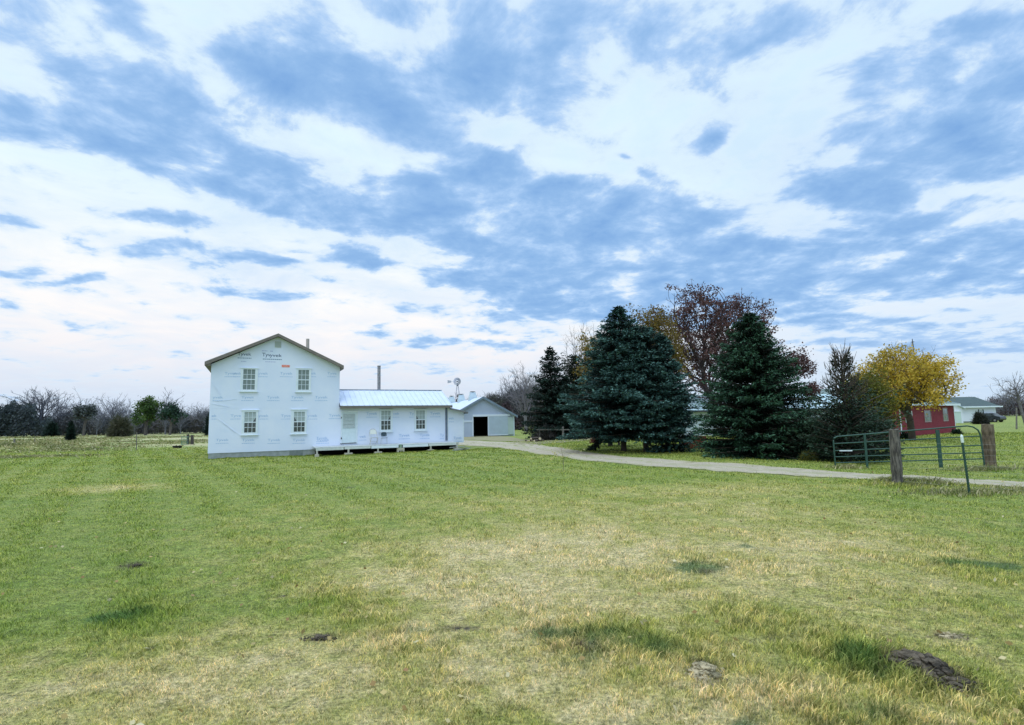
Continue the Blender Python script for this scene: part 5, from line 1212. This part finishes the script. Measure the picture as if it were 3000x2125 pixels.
# big rust coloured oak behind the spruces
rust = leaf_mat('rust_leaves', [(0, (.05, .026, .030)), (.4, (.115, .052, .050)), (.8, (.20, .10, .082)), (1, (.28, .18, .13))], .3)
P = at(2108, 1240, 56); P[2] = 0; HO = top_h(P, 2100, 842)
def oak_extra(r):
    a = crown_pts(r, 150, 1.9, 1.5, 0, 3, .2, .5); a += np.array([8.3, 0, HO * .45])
    b = crown_pts(r, 60, .9, .9, 0, 4, .2, .5); b += np.array([9.6, 0, HO * .27]); return np.concatenate([a, b])
leafy('oak_tree', 'large spreading oak with thin rust red leaves and visible limbs behind the spruces', P, HO, 7.2, 57, rust, 24000, .21, cl=.22, n=1700, rmin=.019, alpha=.9, trunk_f=.2, cz=.63, rz_f=.37, ry=4.6, barkm=mat('oak_bark', (.055, .04, .04), (.08, .06, .06), 3, rough=.95), keep=.75, clumps=200, inner=.33, power=.42, extra=oak_extra, zmin=.24)

# olive and brown tree on its left
ol = leaf_mat('olive_brown_leaves', [(0, (.06, .045, .012)), (.4, (.16, .11, .02)), (.8, (.28, .20, .035)), (1, (.24, .09, .03))], .35)
P = at(1915, 1240, 49); P[2] = 0; leafy('maple_tree', 'olive and russet leaved tree showing between the blue spruces and the oak', P, top_h(P, 1905, 905), 3.1, 63, ol, 13000, .2, cl=.30, n=420, cz=.66, rz_f=.36)
yo = leaf_mat('yellow_olive_leaves', [(0, (.11, .08, .02)), (.5, (.28, .20, .04)), (1, (.46, .30, .07))], .4)
P = at(1748, 1240, 52); P[2] = 0; leafy('maple_tree', 'small yellow leaved tree peeking out at the left edge of the blue spruces', P, top_h(P, 1752, 985), 1.5, 64, yo, 4500, .2, cl=.26, n=180, cz=.68, rz_f=.33, keep=.7)
# golden maple
gold = leaf_mat('golden_leaves', [(0, (.16, .13, .018)), (.3, (.46, .33, .035)), (.65, (.76, .52, .065)), (.9, (.90, .64, .14)), (1, (.90, .66, .28))], .42, .35)
P = base(2672, 1291); HM = top_h(P, 2640, 1024)
leafy('maple_tree', 'round golden yellow maple in front of the red shed', P, HM, 3.35, 71, gold, 17000, .15, cl=.17, xoff=-.2, n=560, rmin=.011, power=.47, trunk_f=.22, cz=.635, rz_f=.35, barkm=barkd, inner=.36, lobes=.12, zmin=.33, keep=.85, clumps=240)
yg = leaf_mat('yellow_green_leaves', [(0, (.035, .05, .010)), (.4, (.12, .125, .018)), (.8, (.25, .22, .03)), (1, (.36, .29, .05))], .4)
P = base(2556, 1305); leafy('small_tree', 'yellow green leaved bushy tree under the left side of the golden maple', P, top_h(P, 2565, 1090), 1.4, 72, yg, 10000, .14, cl=.20, n=330, barkm=barkd, trunk_f=.1, cz=.52, rz_f=.46, zmin=.06)
# bare twiggy trees behind
P = at(1712, 1240, 62); P[2] = 0; bare('bare_tree', 'pale leafless tree rising behind the narrow columnar evergreen', P, top_h(P, 1738, 950), 2.6, 81, mat('pale_bark', (.30, .27, .26), (.24, .22, .21), 3), n=420, rmin=.010)
P = at(1540, 1240, 84); P[2] = 0; bare('bare_tree', 'tall leafless tree between the barn and the black spruce', P, top_h(P, 1535, 1078), 4.0, 82, mat('mauve_bark', (.20, .18, .19), (.15, .14, .15), 3), n=600, rmin=.015)
P = at(3003, 1230, 62); P[2] = 0; bare('bare_tree', 'leaning leafless tree at the right edge of the picture', P, top_h(P, 2968, 1098), 2.3, 83, mat('mauve_bark', (0, 0, 0)), n=150, rmin=.015, lean=-.15, trunk_f=.8, cz=.68, rz_f=.32, inner=.7)
P = at(2660, 1240, 60); P[2] = 0; bare('bare_tree', 'thin twigs of a leafless tree above the golden maple', P, top_h(P, 2660, 1012), 4.4, 84, barkg, n=500, rmin=.010)

# ------------------------------------------------------------------ tree lines at the field edges
mauve = mat('mauve_bark', (0, 0, 0)); bluish = mat('hazed_bark', (.20, .205, .235), (.14, .145, .17), 2, rough=.95)  # pale blue-grey bark colour stands in for distance haze
protos = []
ORD = 'first second third fourth fifth sixth seventh eighth ninth tenth eleventh twelfth thirteenth fourteenth fifteenth sixteenth seventeenth eighteenth nineteenth twentieth'.split()
def row(xs_, ys_, D, text, seed, m, grp):
    ys_ = [y_ + 6 for y_ in ys_]
    r = np.random.RandomState(seed); order = list(np.argsort(xs_))
    for i, (px, py) in enumerate(zip(xs_, ys_)):
        Y = D * r.uniform(.94, 1.08); P = at(px, 1240, Y); P[2] = 0; H = top_h(P, px, py); lb = ORD[order.index(i)] + ' ' + text
        if len(protos) < 6:
            o = bare('bare_tree', lb, P, 9.0, 2.6 + .5 * (i % 3), 200 + i, m, n=230, rmin=.026, trunk_f=.3 + .05 * (i % 3), cz=.60, rz_f=.42, inner=.5, lobes=.4, power=.30, group=grp, twig=(.5, 1.2)); o.scale = (H / 9, H / 9, H / 9); protos.append(o)
        else: dup(protos[r.randint(0, 6)], P, r.uniform(0, 6.28), lb, (H / 9 * r.uniform(.8, 1.25), H / 9), grp)
row([5, 40, 70, 165, 190, 222, 262, 285, 305, 328, 350, 378, 395, 455, 486, 530, 575, 600], [1190, 1172, 1176, 1170, 1180, 1160, 1165, 1185, 1195, 1155, 1172, 1190, 1200, 1178, 1152, 1190, 1182, 1178], 128, 'leafless grey tree from the left in the row behind the pasture', 5, bluish, 'bare trees along the left pasture')
row([1390, 1425, 1440, 1462, 1478, 1500, 1522, 1560, 1585], [1165, 1158, 1148, 1138, 1150, 1122, 1112, 1105, 1120], 118, 'leafless tree from the left in the dusky row behind the barn', 6, bluish, 'bare trees behind the barn')
row([2878, 2900, 2922, 2940, 2957, 2975, 2990], [1180, 1170, 1160, 1150, 1142, 1148, 1138], 170, 'faint leafless tree from the left in the row past the ranch house', 7, bluish, 'bare trees past the ranch house')
P = at(118, 1240, 125); P[2] = 0; bare('bare_tree', 'tallest twin stemmed leafless tree in the left tree row with arching limbs', P, top_h(P, 108, 1143), 6.0, 301, mat('wood_dark', (.13, .135, .16), None), n=300, rmin=.034, trunk_f=.34, cz=.72, rz_f=.27, lobes=.45, inner=.35, power=.40, twig=(.5, 1.3))

# thickets that read as one mass
def thicket(label, spans, D, depth, seed, m, n, sz, twig=.5, nm='undergrowth'):
    r = np.random.RandomState(seed); px = np.array([s[0] for s in spans], float); py = np.array([s[1] for s in spans], float)
    x = r.uniform(px[0], px[-1], n); Y = D + r.uniform(0, depth, n); tp_y = np.interp(x, px, py)
    tp_y = tp_y + 7 * np.sin(x * .11 + seed) + 5 * np.sin(x * .31) + r.normal(0, 2.0, n)
    dirs = np.stack([ray(a, 1240) for a in np.linspace(px[0], px[-1], 400)]); xx = np.linspace(px[0], px[-1], 400)
    gx = np.interp(x, xx, dirs[:, 0] / dirs[:, 1]) * Y
    hz = 1231 - .0183 * (x - 1500)
    top = CAMH + (hz - tp_y) / FPX * np.hypot(Y, 0) * 1.03
    z = r.rand(n) ** .8 * np.maximum(top, .3)
    P = np.stack([gx + r.normal(0, .3, n), Y, z], 1); Dr = np.stack([r.normal(0, .55, n), r.normal(0, .55, n), r.uniform(.2, 1.3, n)], 1)
    tw = r.rand(n) < twig; L = np.where(tw, sz * 3.2, sz) * r.uniform(.6, 1.3, n); W = np.where(tw, sz * .16, sz * .8)
    V, F = spikes(P, Dr, L, W, r); k = np.floor(x / 37 + seed).astype(int); tone = np.random.RandomState(seed + 1).rand(400)[k % 400]
    o = npmesh(nm, V, F, m, rnd=np.repeat(np.clip(tone * .6 + r.rand(n) * .45, 0, 1), 4)); return tag(o, label, kind='stuff')
thm = leaf_mat('thicket_mix', [(0, (.06, .072, .070)), (.35, (.095, .10, .105)), (.6, (.145, .12, .12)), (.8, (.13, .14, .09)), (1, (.22, .18, .15))], .1, .05)
thd = leaf_mat('thicket_dark', [(0, (.035, .052, .056)), (.4, (.06, .082, .085)), (.75, (.09, .105, .108)), (1, (.14, .13, .13))], .1, .05)
thb = leaf_mat('thicket_brown', [(0, (.08, .068, .075)), (.5, (.15, .115, .12)), (1, (.22, .18, .18))], .1, .05)
thicket('dark evergreen thicket at the far left of the pasture', [(-260, 1205), (0, 1200), (40, 1195), (90, 1196), (112, 1235), (125, 1238), (150, 1240)], 118, 10, 1, thd, 22000, .5, .25)
thicket('brown and mauve brush along the back of the left pasture', [(120, 1240), (160, 1238), (200, 1228), (250, 1230), (290, 1240), (340, 1243), (400, 1240), (480, 1232), (560, 1226), (640, 1222), (720, 1225)], 124, 12, 2, thm, 42000, .42, .5)
thicket('dusky brush wall between the barn and the spruces', [(1330, 1200), (1420, 1180), (1470, 1172), (1500, 1160), (1540, 1152), (1590, 1150), (1700, 1160)], 100, 9, 3, thm, 42000, .38, .55)
thicket('mauve brush line past the ranch house', [(2860, 1188), (2920, 1182), (2960, 1181), (3050, 1180), (3300, 1178)], 175, 12, 4, thb, 22000, .5, .5)
thicket('low brush on the horizon behind the sheds', [(1650, 1195), (1900, 1190), (2200, 1180), (2500, 1180), (2800, 1190), (2900, 1188)], 150, 10, 5, thm, 22000, .6, .4)
# brush heap by the rail fence
P = G(1605, 1290)
def heap(nm, label, px, py, wpx, hpx, m, n, sz, seed, cat, twig=.6, ypos=0.0, dens=.5):
    P = base(px, py); P = P + np.array([0, ypos, 0]); s = P[1] / FPX; r = np.random.RandomState(seed); u = r.normal(0, 1, (n, 3)); u /= np.linalg.norm(u, axis=1, keepdims=True); u[:, 2] = np.abs(u[:, 2])
    W, H = wpx * s / 2, hpx * s; rad = r.rand(n)[:, None] ** dens * (1 + .13 * np.sin(u[:, 0] * 6 + seed) + .1 * np.sin(u[:, 2] * 9))[:, None]
    Q = u * rad * np.array([W, W * .7, H]) * .92; D = u + r.normal(0, .6, (n, 3)); tw = r.rand(n) < twig
    V, F = spikes(Q, D, np.where(tw, sz * 2.4, sz) * r.uniform(.6, 1.3, n), np.where(tw, sz * .14, sz * .7), r)
    root = thing(nm, label, cat, P); npmesh('leaves' if cat != 'brush' else 'twigs', V, F, m, root, rnd=np.repeat(r.rand(n), 4))
    V, F = tubes([((0, 0, -.1), (r.normal(0, .1), 0, H * .6), max(.03, W * .05), .02)] + [((0, 0, H * .1), tuple(u[i] * np.array([W, W * .7, H]) * .7), .02, .01) for i in range(12)], 5); npmesh('stem', V, F, barkd, root); return root
heap('brush_heap', 'tangled heap of grey cut branches behind the log pile', 1602, 1290, 62, 34, leaf_mat('brush_twigs', [(0, (.03, .03, .028)), (.6, (.10, .095, .085)), (1, (.22, .2, .18))], .05), 1100, .28, 1, 'brush', .9, .6)
heap('shrub', 'reddish brown shrub beside the garden bench', 1769, 1306, 30, 28, leaf_mat('red_shrub', [(0, (.10, .03, .025)), (.6, (.24, .09, .07)), (1, (.36, .2, .13))], .3), 1600, .14, 2, 'shrub', .3, 3.5)
heap('shrub', 'rounded dark clipped shrub in front of the white background house', 2873, 1243, 36, 30, leaf_mat('dark_shrub', [(0, (.012, .018, .014)), (.6, (.04, .045, .035)), (1, (.08, .07, .055))], .1), 4200, .28, 3, 'shrub', .3, 0, .35)
heap('shrub', 'small dark shrub at the foot of the maple by the red shed', 2705, 1290, 34, 18, cedarg, 900, .16, 4, 'shrub', .3, 1.6)
heap('shrub', 'low dark shrub at the right corner of the red shed', 2795, 1272, 24, 13, cedarg, 700, .16, 5, 'shrub', .3, -.3)
heap('shrub', 'olive weedy clump on the verge right of the full green spruce', 2378, 1352, 40, 24, leaf_mat('weed_olive', [(0, (.06, .07, .014)), (.6, (.17, .18, .035)), (1, (.32, .28, .08))], .3), 2200, .09, 6, 'shrub', .5, .2)
heap('shrub', 'dark rounded evergreen bush at the left pasture edge', 150, 1281, 36, 38, blackg, 2600, .45, 7, 'shrub', .2, 0, .35)
heap('shrub', 'upright dark juniper column in the left pasture', 206, 1292, 16, 50, blackg, 1900, .35, 8, 'shrub', .2, 0, .4)
heap('shrub', 'dark bushy evergreen just left of the juniper column', 188, 1268, 50, 34, blackg, 2600, .4, 9, 'shrub', .2, 6, .4)
heap('shrub', 'olive brown rounded bush right of the juniper column', 250, 1285, 60, 58, leaf_mat('olive_bush', [(0, (.05, .055, .03)), (.6, (.10, .10, .055)), (1, (.17, .15, .10))], .2), 3600, .45, 10, 'shrub', .5, 8, .4)
heap('shrub', 'green bush in the middle of the left pasture edge', 287, 1282, 30, 34, leaf_mat('green_bush', [(0, (.02, .04, .022)), (.6, (.05, .085, .04)), (1, (.09, .13, .06))], .2), 1800, .4, 11, 'shrub', .3, 6, .4)
# green leaved trees in the left row
gl = leaf_mat('bright_green_leaves', [(0, (.02, .05, .015)), (.5, (.06, .12, .025)), (1, (.16, .23, .04))], .3)
P = at(428, 1240, 112); P[2] = 0; leafy('green_tree', 'bright green leafy tree standing above the left tree row', P, top_h(P, 428, 1170), 2.3, 91, gl, 4600, .36, cl=.36, n=90, rmin=.04, cz=.66, rz_f=.35, lobes=.25)
gl2 = leaf_mat('dark_teal_leaves', [(0, (.010, .028, .018)), (.5, (.022, .06, .036)), (1, (.05, .11, .06))], .2)
P = at(500, 1240, 112); P[2] = 0; leafy('green_tree', 'dark teal fan shaped tree right of the bright green tree', P, top_h(P, 505, 1184), 2.1, 92, gl2, 2200, .38, cl=.3, n=60, rmin=.04, cz=.72, rz_f=.27, lobes=.3)
P = at(247, 1240, 114); P[2] = 0; leafy('green_tree', 'dark round topped tree over the olive bush in the left row', P, top_h(P, 250, 1188), 2.0, 93, leaf_mat('dusk_leaves', [(0, (.04, .055, .055)), (.6, (.075, .09, .085)), (1, (.12, .13, .12))], .1), 2200, .4, cl=.36, n=60, rmin=.04, cz=.76, rz_f=.22, lobes=.2)
heap('shrub', 'small dark conifer tip at the right end of the left tree row', 579, 1278, 26, 68, blackg, 1500, .5, 12, 'shrub', .3, 4, .5)
heap('shrub', 'reddish brown treetop showing past the barn roof', 1478, 1262, 90, 78, leaf_mat('maroon_brush', [(0, (.03, .022, .026)), (.6, (.075, .045, .05)), (1, (.13, .08, .08))], .1), 3000, .45, 13, 'shrub', .5, 3, .4)
for i, (px, w, hh) in enumerate(((1322, 28, 92), (1346, 30, 108), (1371, 14, 92))):
    heap('shrub', ['dark tree crown between the left and middle barn ventilators', 'brownish tree crown behind the middle barn ventilator', 'small dark tree crown left of the largest barn ventilator'][i], px, 1258, w, hh * .87, leaf_mat('maroon_brush', []), 1500, .5, 14 + i, 'shrub', .4, 0, .4)

# sapling with a few yellow leaves
P = base(1652, 1378); zt_ = top_h(P, 1642, 1306); sp = thing('sapling', 'thin young sapling with a few pale yellow leaves beside the drive', 'sapling', P)
r = np.random.RandomState(8); sg = [((0, 0, 0), (-.02, 0, zt_ * .5), .012, .009), ((-.02, 0, zt_ * .5), (-.10, 0, zt_), .009, .003)]
for i in range(9): z = r.uniform(.25, .9) * zt_; sg.append(((-.02, 0, z), (r.normal(0, .25), r.normal(0, .2), z + .22), .005, .002))
V, F = tubes(sg, 5); npmesh('stem', V, F, mat('sapling_bark', (.2, .18, .12)), sp)
Pp = np.array([s[1] for s in sg[1:]])[r.randint(0, 10, 46)] + r.normal(0, .05, (46, 3)); V, F = spikes(Pp, r.normal(0, 1, (46, 3)), .09, .06, r); npmesh('leaves', V, F, leaf_mat('pale_yellow_leaves', [(0, (.5, .42, .12)), (1, (.7, .62, .3))], .4), sp, rnd=np.repeat(r.rand(46), 4))

# fallen leaves scattered on the lawn
r = np.random.RandomState(12); n = 420; d = np.exp(r.uniform(math.log(3.5), math.log(34), n)); x = r.uniform(-1, 1, n) * d; P = np.stack([x, d, hgt(x, d) + .035], 1)
keep = ~in_house(x, d, .3); P = P[keep]; n = len(P); D = r.normal(0, 1, (n, 3)); D[:, 2] *= .25
V, F = spikes(P, D, .05 * (1 + d[keep] / 30), .04, r); tag(npmesh('fallen_leaves', V, F, leaf_mat('fallen_leaf', [(0, (.30, .17, .07)), (.5, (.55, .42, .16)), (1, (.75, .66, .42))], .2), rnd=np.repeat(r.rand(n), 4)), 'pale and brown fallen leaves scattered over the lawn', kind='stuff')

# mole hills: crumbled clods
def clods(nm, label, px, py, rx, ry, h, n, m, seed, cs):
    P = base(px, py); r = np.random.RandomState(seed); mb = MB()
    ico = [(0,0,1),(.894,0,.447),(.276,.851,.447),(-.724,.526,.447),(-.724,-.526,.447),(.276,-.851,.447),(.724,.526,-.447),(-.276,.851,-.447),(-.894,0,-.447),(-.276,-.851,-.447),(.724,-.526,-.447),(0,0,-1)]
    fc = [(0,1,2),(0,2,3),(0,3,4),(0,4,5),(0,5,1),(1,6,2),(2,7,3),(3,8,4),(4,9,5),(5,10,1),(6,7,2),(7,8,3),(8,9,4),(9,10,5),(10,6,1),(11,7,6),(11,8,7),(11,9,8),(11,10,9),(11,6,10)]
    n_ = 14                                                      # low mound under the clods
    g0 = len(mb.v)
    for i in range(5):
        for j in range(n_):
            a = 2 * math.pi * j / n_; q = i / 4; mb.v.append((math.cos(a) * rx * q * r.uniform(.9, 1.05), math.sin(a) * ry * q * r.uniform(.9, 1.05), h * .75 * (1 - q ** 1.6) - .02 * q))
    for i in range(4):
        for j in range(n_): A_ = g0 + i * n_ + j; B_ = g0 + i * n_ + (j + 1) % n_; mb.f.append((A_, A_ + n_, B_ + n_, B_))
    for i in range(n):
        a = r.uniform(0, 6.28); q = r.rand() ** .6 * (1.5 if i % 4 == 0 else 1.0); x, y = math.cos(a) * q * rx, math.sin(a) * q * ry; s = cs * r.uniform(.3, 1.35) * max(1.1 - .5 * q, .35); z = h * .75 * max(1 - q ** 1.6, 0) + s * (.2 if q <= 1 else .6); k = len(mb.v)
        sc3 = r.uniform(.6, 1.3, 3)
        for v in ico: w = r.uniform(.75, 1.2); mb.v.append((x + v[0] * s * sc3[0] * w, y + v[1] * s * sc3[1] * w, z + v[2] * s * .7 * sc3[2] * w))
        mb.f += [tuple(k + c for c in t) for t in fc]
    return tag(mb.build(nm, m, None, P), label, 'dirt mound')
earth = mat('dark_earth', (.125, .10, .072), (.03, .025, .018), 9, rough=1, bump=.5, bscale=60, contrast=(.4, .6)); pale_e = mat('pale_earth', (.46, .38, .24), (.17, .15, .09), 10, rough=1, bump=.8, bscale=40, contrast=(.4, .6))
clods('mole_hill', 'dark crumbled molehill with big clods in the lower right foreground', 2690, 1975, .27, .27, .14, 260, earth, 1, .034)
clods('mole_hill', 'small dark clod patch running down right from the big molehill', 2800, 2022, .20, .12, .05, 80, earth, 2, .026)
clods('mole_hill', 'pale dry molehill near the bottom centre right of the lawn', 2062, 1985, .16, .17, .09, 130, pale_e, 3, .020)
clods('mole_hill', 'flat dark dirt patch left of centre in the foreground grass', 940, 1872, .16, .08, .025, 36, earth, 4, .022)
clods('mole_hill', 'pale flattened dirt patch above the big molehill', 2785, 1880, .17, .06, .03, 26, pale_e, 5, .022)
clods('mole_hill', 'tiny dirt patch in the green lawn at left', 390, 1652, .17, .07, .02, 18, earth, 6, .025)
